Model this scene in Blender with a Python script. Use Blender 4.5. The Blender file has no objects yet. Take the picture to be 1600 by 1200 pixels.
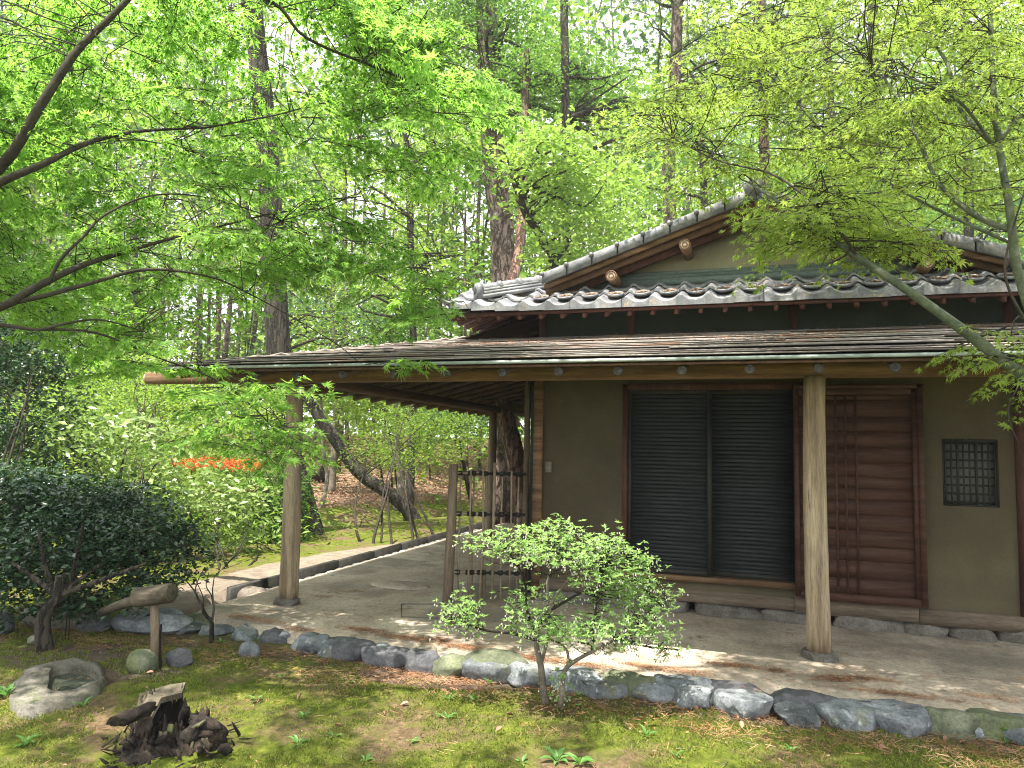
import bpy, math, random
import numpy as np
from mathutils import Vector, Matrix, Quaternion, noise as mnoise
rad = math.radians
rng = np.random.default_rng(7)
sc = bpy.context.scene
# ------------------------------------------------------------------ camera
CAM = np.array([4.1248, -5.9191, 1.5]); YAW, PITCH, ROLL, FPX = .3210, .0843, .0199, 1139.4
FW = np.array([-math.sin(YAW)*math.cos(PITCH), math.cos(YAW)*math.cos(PITCH), math.sin(PITCH)])
_r = np.array([math.cos(YAW), math.sin(YAW), 0]); _u = np.cross(_r, FW)
RT = math.cos(ROLL)*_r + math.sin(ROLL)*_u; UP = -math.sin(ROLL)*_r + math.cos(ROLL)*_u
cd = bpy.data.cameras.new('camera'); cam = bpy.data.objects.new('camera', cd); sc.collection.objects.link(cam)
cam.matrix_world = Matrix([[RT[i], UP[i], -FW[i], CAM[i]] for i in range(3)] + [[0, 0, 0, 1]])
cd.sensor_width = 36; cd.lens = 36*FPX/1600; cd.clip_start = .05; cd.clip_end = 600
sc.camera = cam
# ------------------------------------------------------------------ light
SUN = np.array([-.14, -.33, 1.0]); SUN /= np.linalg.norm(SUN)
w = bpy.data.worlds.new('World'); sc.world = w; w.use_nodes = True
nt = w.node_tree; bg = nt.nodes['Background']
sky = nt.nodes.new('ShaderNodeTexSky'); sky.sky_type = 'NISHITA'; sky.sun_disc = False
sky.sun_elevation = math.asin(SUN[2]); sky.sun_rotation = math.atan2(SUN[0], SUN[1]); sky.air_density = 1.0; sky.dust_density = 2.5
# thin bright cloud veil over the blue
tcw = nt.nodes.new('ShaderNodeTexCoord'); nzw = nt.nodes.new('ShaderNodeTexNoise'); nzw.inputs['Scale'].default_value = 3; nzw.inputs['Detail'].default_value = 6
rpw = nt.nodes.new('ShaderNodeValToRGB'); rpw.color_ramp.elements[0].position = .25; rpw.color_ramp.elements[0].color = (.6, .6, .6, 1); rpw.color_ramp.elements[1].position = .5; rpw.color_ramp.elements[1].color = (.95, .95, .95, 1)
mxw = nt.nodes.new('ShaderNodeMix'); mxw.data_type = 'RGBA'; mxw.inputs['B'].default_value = (6.2, 6.35, 6.5, 1)
nt.links.new(tcw.outputs['Generated'], nzw.inputs['Vector']); nt.links.new(nzw.outputs['Fac'], rpw.inputs[0]); nt.links.new(rpw.outputs[0], mxw.inputs['Factor'])
nt.links.new(sky.outputs[0], mxw.inputs['A']); nt.links.new(mxw.outputs['Result'], bg.inputs[0]); bg.inputs[1].default_value = .12
sl = bpy.data.lights.new('sun', 'SUN'); sl.energy = 5.0; sl.angle = rad(.53); sl.color = (1, .93, .82)
so = bpy.data.objects.new('sun', sl); sc.collection.objects.link(so)
so.rotation_euler = Vector(SUN).to_track_quat('Z', 'Y').to_euler(); so.location = (0, 0, 20)
vs = sc.view_settings; vs.view_transform = 'Standard'; vs.look = 'None'; vs.gamma = 1; vs.exposure = 1.65; vs.use_curve_mapping = False
sc.render.engine = 'CYCLES'
cy = sc.cycles; cy.max_bounces = 7; cy.diffuse_bounces = 4; cy.glossy_bounces = 2; cy.transmission_bounces = 3; cy.transparent_max_bounces = 4
cy.use_denoising = True; cy.caustics_reflective = False; cy.caustics_refractive = False; cy.sample_clamp_indirect = 6
try: cy.denoising_prefilter = 'NONE'; sc.cycles.filter_width = 1.1
except Exception: pass

# ------------------------------------------------------------------ helpers
def P(px, py, d): return CAM + d*(FW + (px-800)/FPX*RT - (py-600)/FPX*UP)
def sm(a, b, t): t = np.clip((t-a)/(b-a), 0, 1); return t*t*(3-2*t)
def zg(x, y):
    "height of the ground"
    x = np.asarray(x, float); y = np.asarray(y, float)
    s = -.316*(x-4.12) + .949*(y+5.92); u = .949*(x-4.12) + .316*(y+5.92)
    n = .5*np.sin(.9*x+1.3*y+.5*np.sin(1.7*y)) + .5*np.sin(1.9*x-.8*y+1)
    z = -.115 + .012*n*sm(-1.0, -1.6, y) - .05*sm(-1.6, -3.4, y)
    z = z + .03*sm(-1.0, -3.0, x)*sm(9, 6, s)
    z = z + .145*sm(-.78, -.84, x)*sm(-.9, .3, y)
    c = 16.6 + .9*np.clip(u+3.6, -3, 9)
    t = s-c
    z = z - .16*sm(9, 13, s) - .32*np.exp(-(t/1.15)**2)
    z = z + sm(0, 1, t/3)*np.clip(t-.8, 0, 24)*.085 + .12*n*sm(1, 4, t)
    return z
def G(px, py):
    "point of the ground seen at a pixel"
    for d in np.arange(2.5, 90, .02):
        q = P(px, py, d)
        if q[2] <= zg(q[0], q[1]): return q
    return q
def PZ(px, py, z):
    d = FW + (px-800)/FPX*RT - (py-600)/FPX*UP; return CAM + d*((z-CAM[2])/d[2])
def dep(p): return float((np.asarray(p)-CAM)@FW)
def proj(p):
    d = np.asarray(p, float)-CAM; z = d@FW; return 800+FPX*(d@RT)/z, 600-FPX*(d@UP)/z, z
def nm(v): v = np.asarray(v, float); return v/np.maximum(np.linalg.norm(v, axis=-1, keepdims=True), 1e-9)
def tag(o, label=None, cat=None, group=None, kind=None):
    for k, v in (('label', label), ('category', cat), ('group', group), ('kind', kind)):
        if v: o[k] = v
    return o
WL = {}
def wloc(o): return WL.get(o.name, np.zeros(3)) if o else np.zeros(3)
def root(name, loc, label=None, cat=None, group=None, kind=None):
    o = bpy.data.objects.new(name, None); sc.collection.objects.link(o); o.location = loc; o.empty_display_size = .1
    WL[o.name] = np.array(loc, float); return tag(o, label, cat, group, kind)
def mesh_np(name, V, F, mats, smooth=False):
    V = np.asarray(V, np.float32); me = bpy.data.meshes.new(name)
    if isinstance(F, np.ndarray): cnt = np.full(len(F), F.shape[1], np.int32); idx = F.astype(np.int32).ravel()
    else:
        cnt = np.array([len(f) for f in F], np.int32); idx = np.array([i for f in F for i in f], np.int32)
    me.vertices.add(len(V)); me.vertices.foreach_set('co', V.ravel())
    me.loops.add(len(idx)); me.loops.foreach_set('vertex_index', idx)
    me.polygons.add(len(cnt)); st = np.zeros(len(cnt), np.int32); st[1:] = np.cumsum(cnt)[:-1]
    me.polygons.foreach_set('loop_start', st); me.polygons.foreach_set('loop_total', cnt)
    if smooth: me.polygons.foreach_set('use_smooth', np.ones(len(cnt), bool))
    for m in (mats if isinstance(mats, (list, tuple)) else [mats]): me.materials.append(m)
    me.update(calc_edges=True); me.validate(); return me
def put(name, me, parent=None, loc=None, rot=None, **tg):
    o = bpy.data.objects.new(name, me); sc.collection.objects.link(o)
    if parent is not None: o.parent = parent
    L = np.array(loc if loc is not None else wloc(parent), float)
    o.location = L - wloc(parent)
    if rot is not None:
        if isinstance(rot, np.ndarray): o.rotation_mode = 'QUATERNION'; o.rotation_quaternion = Matrix(rot.tolist()).to_quaternion()
        else: o.rotation_euler = rot
    WL[o.name] = L
    return tag(o, **tg)
def obj(name, V, F, mat, parent=None, smooth=False, **tg):
    V = np.asarray(V, float); L = wloc(parent) if parent is not None else V.mean(0)
    return put(name, mesh_np(name, V-L, F, mat, smooth), parent, L, **tg)
class MB:
    def __init__(s): s.V = []; s.F = []; s.n = 0
    def add(s, V, F):
        V = np.asarray(V, float).reshape(-1, 3); s.V.append(V); s.F += [tuple(int(i)+s.n for i in f) for f in F]; s.n += len(V); return s
    def box(s, a, b, jit=0):
        a = np.minimum(a, b).astype(float) if False else np.array(a, float); b = np.array(b, float)
        V = np.array([[ (a, b)[i][0], (a, b)[j][1], (a, b)[k][2]] for i in (0, 1) for j in (0, 1) for k in (0, 1)])
        if jit: V = V + rng.normal(0, jit, V.shape)
        return s.add(V, [(0, 1, 3, 2), (4, 6, 7, 5), (0, 4, 5, 1), (2, 3, 7, 6), (0, 2, 6, 4), (1, 5, 7, 3)])
    def bar(s, p, q, wd, ht, up=(0, 0, 1)):
        "box beam from p to q"
        p = np.array(p, float); q = np.array(q, float); t = nm(q-p); x = nm(np.cross(t, up)); y = np.cross(x, t)
        V = [e + x*wd/2*i + y*ht/2*j for e in (p, q) for (i, j) in ((-1, -1), (1, -1), (1, 1), (-1, 1))]
        return s.add(V, [(0, 3, 2, 1), (4, 5, 6, 7), (0, 1, 5, 4), (1, 2, 6, 5), (2, 3, 7, 6), (3, 0, 4, 7)])
    def tube(s, pts, rs, n=8, cap=True, wob=0, seed=0, flat=1.0):
        pts = np.array(pts, float); rs = np.broadcast_to(np.array(rs, float), (len(pts),))
        T = np.gradient(pts, axis=0); T = nm(T); ref = np.array([0, 0, 1.]) if abs(T[0][2]) < .8 else np.array([1., 0, 0])
        V = []; x = nm(np.cross(T[0], ref))
        for i, (p, r, t) in enumerate(zip(pts, rs, T)):
            x = nm(x - t*(x@t)); y = np.cross(t, x)
            for k in range(n):
                a = 2*math.pi*k/n; rr = r
                if wob: rr = r*(1 + wob*mnoise.noise(Vector((math.cos(a)*1.3+seed, math.sin(a)*1.3, i*.45+seed))))
                V.append(p + rr*(math.cos(a)*x + flat*math.sin(a)*y))
        F = [(i*n+k, i*n+(k+1) % n, (i+1)*n+(k+1) % n, (i+1)*n+k) for i in range(len(pts)-1) for k in range(n)]
        if cap: F += [tuple(range(n-1, -1, -1)), tuple((len(pts)-1)*n+k for k in range(n))]
        return s.add(V, F)
    def build(s, name, mat, parent=None, smooth=False, **tg):
        return obj(name, np.concatenate(s.V), s.F, mat, parent, smooth, **tg)
def smooth_line(pts, n=12):
    pts = np.array(pts, float); m = len(pts)
    t = np.linspace(0, m-1, n); out = []
    for tt in t:
        i = min(int(tt), m-2); f = tt-i
        p0, p1, p2, p3 = pts[max(i-1, 0)], pts[i], pts[i+1], pts[min(i+2, m-1)]
        out.append(.5*((2*p1)+(-p0+p2)*f+(2*p0-5*p1+4*p2-p3)*f*f+(-p0+3*p1-3*p2+p3)*f**3))
    return np.array(out)

# ------------------------------------------------------------------ materials
def base_mat(name):
    m = bpy.data.materials.new(name); m.use_nodes = True; return m, m.node_tree, m.node_tree.nodes['Principled BSDF']
def N(nt, t, **kw):
    n = nt.nodes.new(t)
    for k, v in kw.items():
        if k in n.inputs.keys(): n.inputs[k].default_value = v
        else: setattr(n, k, v)
    return n
def ramp(nt, src, stops):
    r = nt.nodes.new('ShaderNodeValToRGB'); e = r.color_ramp.elements
    while len(e) < len(stops): e.new(.5)
    for i, (p, c) in enumerate(stops): e[i].position = p; e[i].color = (*c, 1) if len(c) == 3 else c
    nt.links.new(src, r.inputs[0]); return r.outputs[0]
def coords(nt, stretch=(1, 1, 1), rnd=7.0):
    tc = N(nt, 'ShaderNodeTexCoord'); oi = N(nt, 'ShaderNodeObjectInfo')
    mp = N(nt, 'ShaderNodeMapping'); mp.inputs['Scale'].default_value = stretch
    nt.links.new(tc.outputs['Object'], mp.inputs[0])
    mu = N(nt, 'ShaderNodeVectorMath', operation='SCALE'); mu.inputs[0].default_value = (1, 1.7, .6)
    ms = N(nt, 'ShaderNodeMath', operation='MULTIPLY'); ms.inputs[1].default_value = rnd
    nt.links.new(oi.outputs['Random'], ms.inputs[0]); nt.links.new(ms.outputs[0], mu.inputs['Scale'])
    ad = N(nt, 'ShaderNodeVectorMath', operation='ADD'); nt.links.new(mp.outputs[0], ad.inputs[0]); nt.links.new(mu.outputs[0], ad.inputs[1])
    return ad.outputs[0], oi
def surf(name, cols, scale=5, detail=6, rough=.8, bump=.3, bdist=.01, stretch=(1, 1, 1), spots=None, vary=.15, spec=.3, bscale=None, dist=0., metal=0., vor=None, grain=.5, gscale=None):
    m, nt, b = base_mat(name); L = nt.links.new
    v, oi = coords(nt, stretch)
    n = N(nt, 'ShaderNodeTexNoise', Scale=scale, Detail=detail, Roughness=.62, Distortion=dist); L(v, n.inputs['Vector'])
    k = len(cols); col = ramp(nt, n.outputs['Fac'], [(.37+.27*i/(max(k-1, 1)), c) for i, c in enumerate(cols)])
    if spots:
        for (sc_, lo, hi, c) in spots:
            n2 = N(nt, 'ShaderNodeTexNoise', Scale=sc_, Detail=4, Roughness=.65); L(v, n2.inputs['Vector'])
            f = ramp(nt, n2.outputs['Fac'], [(lo, (0, 0, 0)), (hi, (1, 1, 1))])
            mx = N(nt, 'ShaderNodeMix', data_type='RGBA'); L(f, mx.inputs['Factor']); L(col, mx.inputs['A']); mx.inputs['B'].default_value = (*c, 1); col = mx.outputs['Result']
    if grain:
        n4 = N(nt, 'ShaderNodeTexNoise', Scale=gscale or 55, Detail=6, Roughness=.8); L(v, n4.inputs['Vector'])
        mg = N(nt, 'ShaderNodeMix', data_type='RGBA', blend_type='MULTIPLY'); mg.inputs['Factor'].default_value = grain; L(col, mg.inputs['A']); L(ramp(nt, n4.outputs['Fac'], [(.38, (.35, .35, .35)), (.5, (1, 1, 1)), (.64, (1.5, 1.5, 1.5))]), mg.inputs['B']); col = mg.outputs['Result']
    hs = N(nt, 'ShaderNodeHueSaturation'); mr = N(nt, 'ShaderNodeMapRange'); mr.inputs['To Min'].default_value = 1-vary; mr.inputs['To Max'].default_value = 1+vary
    L(oi.outputs['Random'], mr.inputs['Value']); L(mr.outputs[0], hs.inputs['Value']); L(col, hs.inputs['Color']); L(hs.outputs[0], b.inputs['Base Color'])
    b.inputs['Roughness'].default_value = rough; b.inputs['Specular IOR Level'].default_value = spec; b.inputs['Metallic'].default_value = metal
    if bump:
        n3 = N(nt, 'ShaderNodeTexNoise', Scale=bscale or scale*3, Detail=8, Roughness=.65); L(v, n3.inputs['Vector']); h = n3.outputs['Fac']
        if vor:
            vo = N(nt, 'ShaderNodeTexVoronoi', Scale=vor, feature='DISTANCE_TO_EDGE'); 
            va = N(nt, 'ShaderNodeVectorMath', operation='ADD'); sc3 = N(nt, 'ShaderNodeVectorMath', operation='SCALE'); L(n3.outputs['Color'], sc3.inputs[0]); sc3.inputs['Scale'].default_value = .35
            L(v, va.inputs[0]); L(sc3.outputs[0], va.inputs[1]); L(va.outputs[0], vo.inputs['Vector'])
            cr = ramp(nt, vo.outputs['Distance'], [(0, (0, 0, 0)), (.16, (1, 1, 1))])
            a = N(nt, 'ShaderNodeMath', operation='MULTIPLY_ADD'); L(h, a.inputs[0]); a.inputs[1].default_value = .5; L(cr, a.inputs[2]); h = a.outputs[0]
            mx = N(nt, 'ShaderNodeMix', data_type='RGBA', blend_type='MULTIPLY'); mx.inputs['Factor'].default_value = .75; L(hs.outputs[0], mx.inputs['A'])
            cr2 = ramp(nt, vo.outputs['Distance'], [(0, (.22, .2, .18)), (.13, (1, 1, 1))]); L(cr2, mx.inputs['B']); L(mx.outputs['Result'], b.inputs['Base Color'])
        bp = N(nt, 'ShaderNodeBump', Strength=bump, Distance=bdist); L(h, bp.inputs['Height']); L(bp.outputs[0], b.inputs['Normal'])
    return m
def leafmat(name, c1, c2, tr, tf=.45, rough=.45, spec=.3, c3=None):
    m, nt, b = base_mat(name); L = nt.links.new
    g = N(nt, 'ShaderNodeNewGeometry'); oi = N(nt, 'ShaderNodeObjectInfo')
    a = N(nt, 'ShaderNodeMath', operation='ADD'); L(g.outputs['Random Per Island'], a.inputs[0]); L(oi.outputs['Random'], a.inputs[1])
    f = N(nt, 'ShaderNodeMath', operation='FRACT'); L(a.outputs[0], f.inputs[0])
    st = [(0, c1), (.75 if c3 else 1, c2)] + ([(1, c3)] if c3 else [])
    col = ramp(nt, f.outputs[0], st); L(col, b.inputs['Base Color'])
    b.inputs['Roughness'].default_value = rough; b.inputs['Specular IOR Level'].default_value = spec
    t = N(nt, 'ShaderNodeBsdfTranslucent'); mxc = N(nt, 'ShaderNodeMix', data_type='RGBA'); mxc.inputs['Factor'].default_value = .35
    mxc.inputs['A'].default_value = (*tr, 1); L(col, mxc.inputs['B']); L(mxc.outputs['Result'], t.inputs[0])
    mx = N(nt, 'ShaderNodeMixShader'); mx.inputs[0].default_value = tf; L(b.outputs[0], mx.inputs[1]); L(t.outputs[0], mx.inputs[2])
    L(mx.outputs[0], nt.nodes['Material Output'].inputs['Surface']); return m
M = {}
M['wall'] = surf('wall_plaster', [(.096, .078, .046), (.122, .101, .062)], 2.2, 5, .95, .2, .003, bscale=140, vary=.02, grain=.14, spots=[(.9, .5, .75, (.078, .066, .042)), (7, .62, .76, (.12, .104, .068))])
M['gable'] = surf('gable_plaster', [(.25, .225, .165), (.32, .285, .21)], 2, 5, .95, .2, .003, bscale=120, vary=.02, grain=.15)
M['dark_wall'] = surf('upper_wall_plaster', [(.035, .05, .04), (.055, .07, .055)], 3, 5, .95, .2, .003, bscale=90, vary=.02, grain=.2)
WB = [(.095, .052, .028), (.165, .095, .052), (.23, .14, .08)]
M['wood_x'] = surf('beam_wood', WB, 9, 8, .7, .3, .004, (.12, 1.6, 1.6), vary=.1, spots=[(3, .55, .75, (.10, .06, .035))])
M['wood_y'] = surf('side_beam_wood', [(.075, .04, .024), (.13, .072, .04)], 9, 8, .75, .3, .004, (1.6, .12, 1.6), vary=.15)
M['wood_z'] = surf('post_wood', [(.19, .14, .09), (.31, .24, .16), (.41, .33, .235)], 8, 9, .7, .45, .005, (1.6, 1.6, .13), vary=.04, spots=[(2.2, .5, .62, (.23, .20, .165)), (5, .64, .70, (.10, .06, .035)), (14, .62, .68, (.12, .085, .055))])
M['wood_old'] = surf('weathered_wood', [(.13, .095, .065), (.23, .18, .13)], 9, 8, .85, .5, .005, (1.6, 1.6, .15), vary=.1)
M['wood_red'] = surf('red_stained_wood', [(.05, .020, .015), (.095, .038, .026)], 9, 7, .7, .25, .003, (1, 1, .2), vary=.12)
M['plank'] = surf('door_plank_wood', [(.046, .020, .013), (.064, .029, .019), (.088, .043, .029)], 7, 9, .7, .3, .003, (.18, 1, 2.2), vary=.08, dist=.5, spots=[(4, .6, .8, (.07, .045, .035))])
M['sill'] = surf('sill_wood', [(.12, .09, .065), (.2, .155, .115)], 9, 8, .85, .5, .004, (.15, 1.5, 1.5), vary=.1)
M['shutter'] = surf('shutter_paint', [(.011, .0145, .016), (.017, .022, .024)], 6, 5, .55, .1, .002, (.3, 1, 1), vary=.12)
M['shutter_frame'] = surf('shutter_frame_paint', [(.02, .02, .018), (.035, .032, .027)], 6, 5, .6, .15, .002, vary=.1)
M['tile'] = surf('roof_tile_clay', [(.11, .115, .135), (.18, .185, .205), (.27, .27, .285)], 5, 7, .5, .3, .004, vary=.18, spec=.45, spots=[(9, .58, .7, (.30, .25, .20)), (4, .6, .72, (.12, .15, .12))])
M['copper'] = surf('verdigris_flashing', [(.10, .13, .13), (.16, .20, .20)], 4, 5, .6, .15, .002, (.3, 1, 1), vary=.04, spots=[(6, .6, .7, (.09, .08, .07))])
M['edge_trim'] = surf('pale_copper_trim', [(.26, .31, .30), (.42, .46, .45)], 5, 6, .6, .2, .002, (.25, 1, 1), vary=.04, spots=[(7, .55, .66, (.20, .16, .12))])
M['shingle'] = surf('weathered_roof_board', [(.17, .14, .13), (.31, .275, .255), (.44, .40, .375)], 5, 8, .8, .5, .005, (.25, 1.4, 2), vary=.2, spots=[(3, .58, .68, (.33, .20, .14)), (8, .64, .72, (.12, .12, .10))])
M['rafter_wood'] = surf('rafter_wood', [(.055, .03, .018), (.10, .058, .034)], 9, 8, .8, .3, .004, (1, 1, 1), vary=.2)
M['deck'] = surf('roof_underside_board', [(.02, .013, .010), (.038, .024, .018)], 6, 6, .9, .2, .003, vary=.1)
M['log_end'] = surf('log_end_grain', [(.42, .30, .22), (.58, .45, .35)], 14, 5, .8, .2, .002, vary=.05)
M['log_ring'] = surf('log_end_core', [(.50, .30, .24), (.62, .42, .34)], 14, 5, .8, .2, .002, vary=.05)
M['rafter_end'] = surf('rafter_end_cap', [(.045, .042, .04), (.10, .093, .085)], 22, 5, .8, .3, .002, vary=.15)
M['floor'] = surf('packed_earth_floor', [(.33, .27, .205), (.43, .36, .28), (.51, .44, .35)], 1.9, 10, .95, .5, .008, bscale=24, vary=0, grain=.4, gscale=30, spots=[(.9, .50, .62, (.25, .215, .17)), (4, .60, .68, (.22, .19, .155)), (38, .63, .68, (.15, .115, .085))])
M['stone'] = surf('grey_stone', [(.085, .095, .10), (.165, .18, .195), (.29, .31, .33)], 5, 9, .85, .6, .012, bscale=22, vary=.22, spots=[(3.2, .58, .68, (.14, .145, .10)), (15, .60, .68, (.32, .34, .34)), (11, .62, .68, (.07, .07, .07))])
M['stone_moss'] = surf('olive_stone', [(.075, .085, .055), (.12, .135, .085), (.19, .20, .14)], 6, 9, .9, .5, .01, bscale=26, vary=.12, spots=[(3, .55, .68, (.10, .12, .045))])
M['basin_stone'] = surf('basin_stone', [(.075, .07, .055), (.13, .12, .10), (.20, .185, .16)], 5, 9, .9, .6, .012, bscale=20, vary=0, spots=[(4, .55, .66, (.085, .10, .045)), (9, .62, .68, (.05, .05, .045))])
M['stone_dark'] = surf('dark_stone', [(.06, .062, .07), (.12, .12, .13)], 6, 9, .85, .7, .012, bscale=22, vary=.2)
M['stone_pink'] = surf('pinkish_stone', [(.12, .10, .085), (.22, .185, .16)], 4, 9, .9, .5, .01, bscale=22, vary=.1, spots=[(3.2, .56, .68, (.15, .15, .10))])
M['base_stone'] = surf('base_stone', [(.10, .092, .078), (.18, .165, .145)], 9, 8, .9, .6, .01, bscale=40, vary=.1)
M['bark'] = surf('plated_pine_bark', [(.13, .095, .075), (.23, .175, .145), (.32, .26, .225)], 4, 9, .95, 1, .04, (1, 1, .38), vary=.1, bscale=9, vor=7.5)
M['bark_dark'] = surf('dark_furrowed_bark', [(.045, .038, .03), (.09, .078, .062)], 7, 9, .95, .9, .03, (1, 1, .22), vary=.12, bscale=10, vor=9)
M['bark_red'] = surf('reddish_pine_bark', [(.14, .075, .055), (.26, .155, .12), (.34, .24, .20)], 4, 9, .95, 1, .04, (1, 1, .3), vary=.1, bscale=9, vor=8)
M['bark_thin'] = surf('smooth_dark_bark', [(.022, .019, .014), (.05, .041, .03)], 9, 6, .9, .5, .006, vary=.1)
M['bark_green'] = surf('green_grey_bark', [(.05, .065, .04), (.085, .105, .065), (.13, .145, .10)], 7, 8, .85, .4, .006, vary=.06, spots=[(9, .6, .7, (.09, .09, .07))])
M['bark_pale'] = surf('pale_grey_bark', [(.12, .10, .08), (.24, .205, .17)], 9, 8, .9, .6, .006, vary=.08)
M['bamboo'] = surf('weathered_bamboo', [(.20, .155, .105), (.33, .27, .19)], 8, 6, .6, .25, .003, (1, 1, .3), vary=.2)
M['tie'] = surf('black_palm_cord', [(.012, .011, .011), (.025, .022, .02)], 30, 4, .9, .4, .003, vary=.1)
M['gutter'] = surf('wet_dark_gutter', [(.02, .02, .019), (.045, .043, .038)], 9, 7, .6, .5, .008, vary=.1)
M['pane'] = surf('paper_pane', [(.16, .175, .16), (.24, .25, .235)], 4, 4, .5, .1, .001, vary=.02)
M['plastic'] = surf('beige_plastic', [(.20, .19, .15), (.23, .22, .18)], 3, 3, .5, 0, vary=0)
M['needle'] = surf('fallen_pine_needles', [(.20, .085, .04), (.36, .19, .10), (.46, .28, .17)], 3, 4, .8, 0, vary=0)
M['dead_leaf'] = surf('dead_brown_leaf', [(.26, .12, .07), (.42, .26, .18)], 20, 4, .7, 0, vary=.3)
M['log_wood'] = surf('dark_log_wood', [(.035, .028, .02), (.085, .068, .05), (.15, .125, .095)], 8, 9, .9, .7, .008, (.3, 1, 1), vary=.1, spots=[(5, .58, .66, (.06, .07, .03))])
M['rot'] = surf('rotten_wood', [(.007, .006, .005), (.024, .018, .0145), (.06, .043, .032)], 8, 9, .95, .9, .02, (1, 1, .3), vary=.25, bscale=24)
M['rot_grey'] = surf('grey_rotten_wood', [(.045, .038, .026), (.13, .11, .08)], 9, 9, .95, .9, .012, (1, 1, .25), vary=.15, bscale=24, spots=[(4, .55, .66, (.09, .10, .04))])
M['maple_l'] = leafmat('bright_green_maple_leaf', (.085, .20, .03), (.20, .36, .07), (.50, .88, .14), .6, .42, .4, c3=(.33, .41, .10))
M['maple_r'] = leafmat('yellow_green_maple_leaf', (.13, .20, .04), (.22, .30, .06), (.52, .74, .12), .55, .45, .3, c3=(.26, .20, .05))
M['broad'] = leafmat('pale_broad_leaf', (.14, .25, .04), (.26, .38, .08), (.45, .70, .10), .42, .35, .5)
M['mid'] = leafmat('mid_green_leaf', (.045, .11, .022), (.11, .21, .035), (.22, .45, .05), .42, .45, .4)
M['yellowg'] = leafmat('spring_green_leaf', (.11, .20, .03), (.21, .31, .05), (.40, .62, .07), .45, .45, .35)
M['bluegreen'] = leafmat('blue_green_leaf', (.045, .10, .05), (.09, .17, .08), (.13, .30, .10), .35, .5, .35)
M['darkleaf'] = leafmat('dark_glossy_leaf', (.014, .040, .018), (.035, .082, .032), (.05, .16, .03), .15, .3, .6)
M['pine'] = leafmat('dark_pine_needles', (.03, .06, .03), (.075, .115, .05), (.09, .18, .05), .3, .5, .3)
M['azalea'] = leafmat('pale_green_azalea_leaf', (.20, .34, .11), (.32, .48, .17), (.52, .80, .22), .42, .4, .4)
M['aucuba'] = leafmat('pale_aucuba_leaf', (.13, .21, .05), (.28, .38, .13), (.40, .60, .12), .3, .3, .5)
M['weed'] = leafmat('weed_leaf', (.08, .19, .05), (.15, .31, .08), (.22, .5, .08), .35, .45, .35)
M['moss_blade'] = leafmat('moss_blade', (.10, .13, .025), (.20, .24, .045), (.30, .40, .06), .3, .7, .1, c3=(.22, .15, .07))
M['orange'] = leafmat('orange_blossom', (.65, .12, .03), (.85, .25, .08), (.8, .25, .08), .3, .6, .2)
M['white'] = leafmat('white_bell_flower', (.62, .62, .55), (.8, .8, .72), (.8, .8, .6), .35, .5, .3)
# ground
m, nt, b = base_mat('moss_and_soil_ground'); L = nt.links.new; v, oi = coords(nt, rnd=0)
def nz(s, d=6, r=.6):
    n = N(nt, 'ShaderNodeTexNoise', Scale=s, Detail=d, Roughness=r); L(v, n.inputs['Vector']); return n.outputs['Fac']
def mix(f, a, b2):
    x = N(nt, 'ShaderNodeMix', data_type='RGBA'); L(f, x.inputs['Factor'])
    for k, c in (('A', a), ('B', b2)):
        if isinstance(c, tuple): x.inputs[k].default_value = (*c, 1)
        else: L(c, x.inputs[k])
    return x.outputs['Result']
moss = ramp(nt, nz(14, 8, .7), [(.3, (.05, .065, .012)), (.5, (.11, .14, .02)), (.7, (.21, .24, .035))])
duff = ramp(nt, nz(30, 8, .75), [(.3, (.06, .042, .025)), (.52, (.16, .115, .065)), (.72, (.28, .19, .12))])
col = mix(ramp(nt, nz(1.7, 7, .68), [(.47, (0, 0, 0)), (.60, (1, 1, 1))]), moss, duff)
def attr(n): a = N(nt, 'ShaderNodeAttribute', attribute_name=n); return a.outputs['Fac']
def perturb(f, s=5, k=.6):
    a = N(nt, 'ShaderNodeMath', operation='MULTIPLY_ADD'); L(nz(s, 6), a.inputs[0]); a.inputs[1].default_value = k; L(f, a.inputs[2])
    return ramp(nt, a.outputs[0], [(.5+k*.5-.15, (0, 0, 0)), (.5+k*.5+.15, (1, 1, 1))])
soil = ramp(nt, nz(18, 8, .7), [(.3, (.07, .055, .04)), (.7, (.17, .13, .10))])
pathc = ramp(nt, nz(6, 8, .7), [(.3, (.17, .14, .11)), (.7, (.33, .28, .22))])
litter = ramp(nt, nz(9, 9, .8), [(.3, (.10, .062, .04)), (.5, (.28, .18, .125)), (.68, (.45, .33, .25))])
col = mix(perturb(attr('soil'), 6), col, soil); col = mix(perturb(attr('path'), 3, .4), col, pathc); col = mix(perturb(attr('litter'), 1.3, .5), col, litter)
L(col, b.inputs['Base Color']); b.inputs['Roughness'].default_value = .98; b.inputs['Specular IOR Level'].default_value = .1
bp = N(nt, 'ShaderNodeBump', Strength=.9, Distance=.02); L(nz(70, 6, .8), bp.inputs['Height']); L(bp.outputs[0], b.inputs['Normal'])
M['ground'] = m
m, nt, b = base_mat('stream_water'); b.inputs['Base Color'].default_value = (.05, .06, .045, 1); b.inputs['Roughness'].default_value = .06
v, oi = coords(nt, rnd=0); L = nt.links.new; bp = N(nt, 'ShaderNodeBump', Strength=.25, Distance=.02); L(nz(9, 3), bp.inputs['Height']); L(bp.outputs[0], b.inputs['Normal']); M['water'] = m

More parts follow.
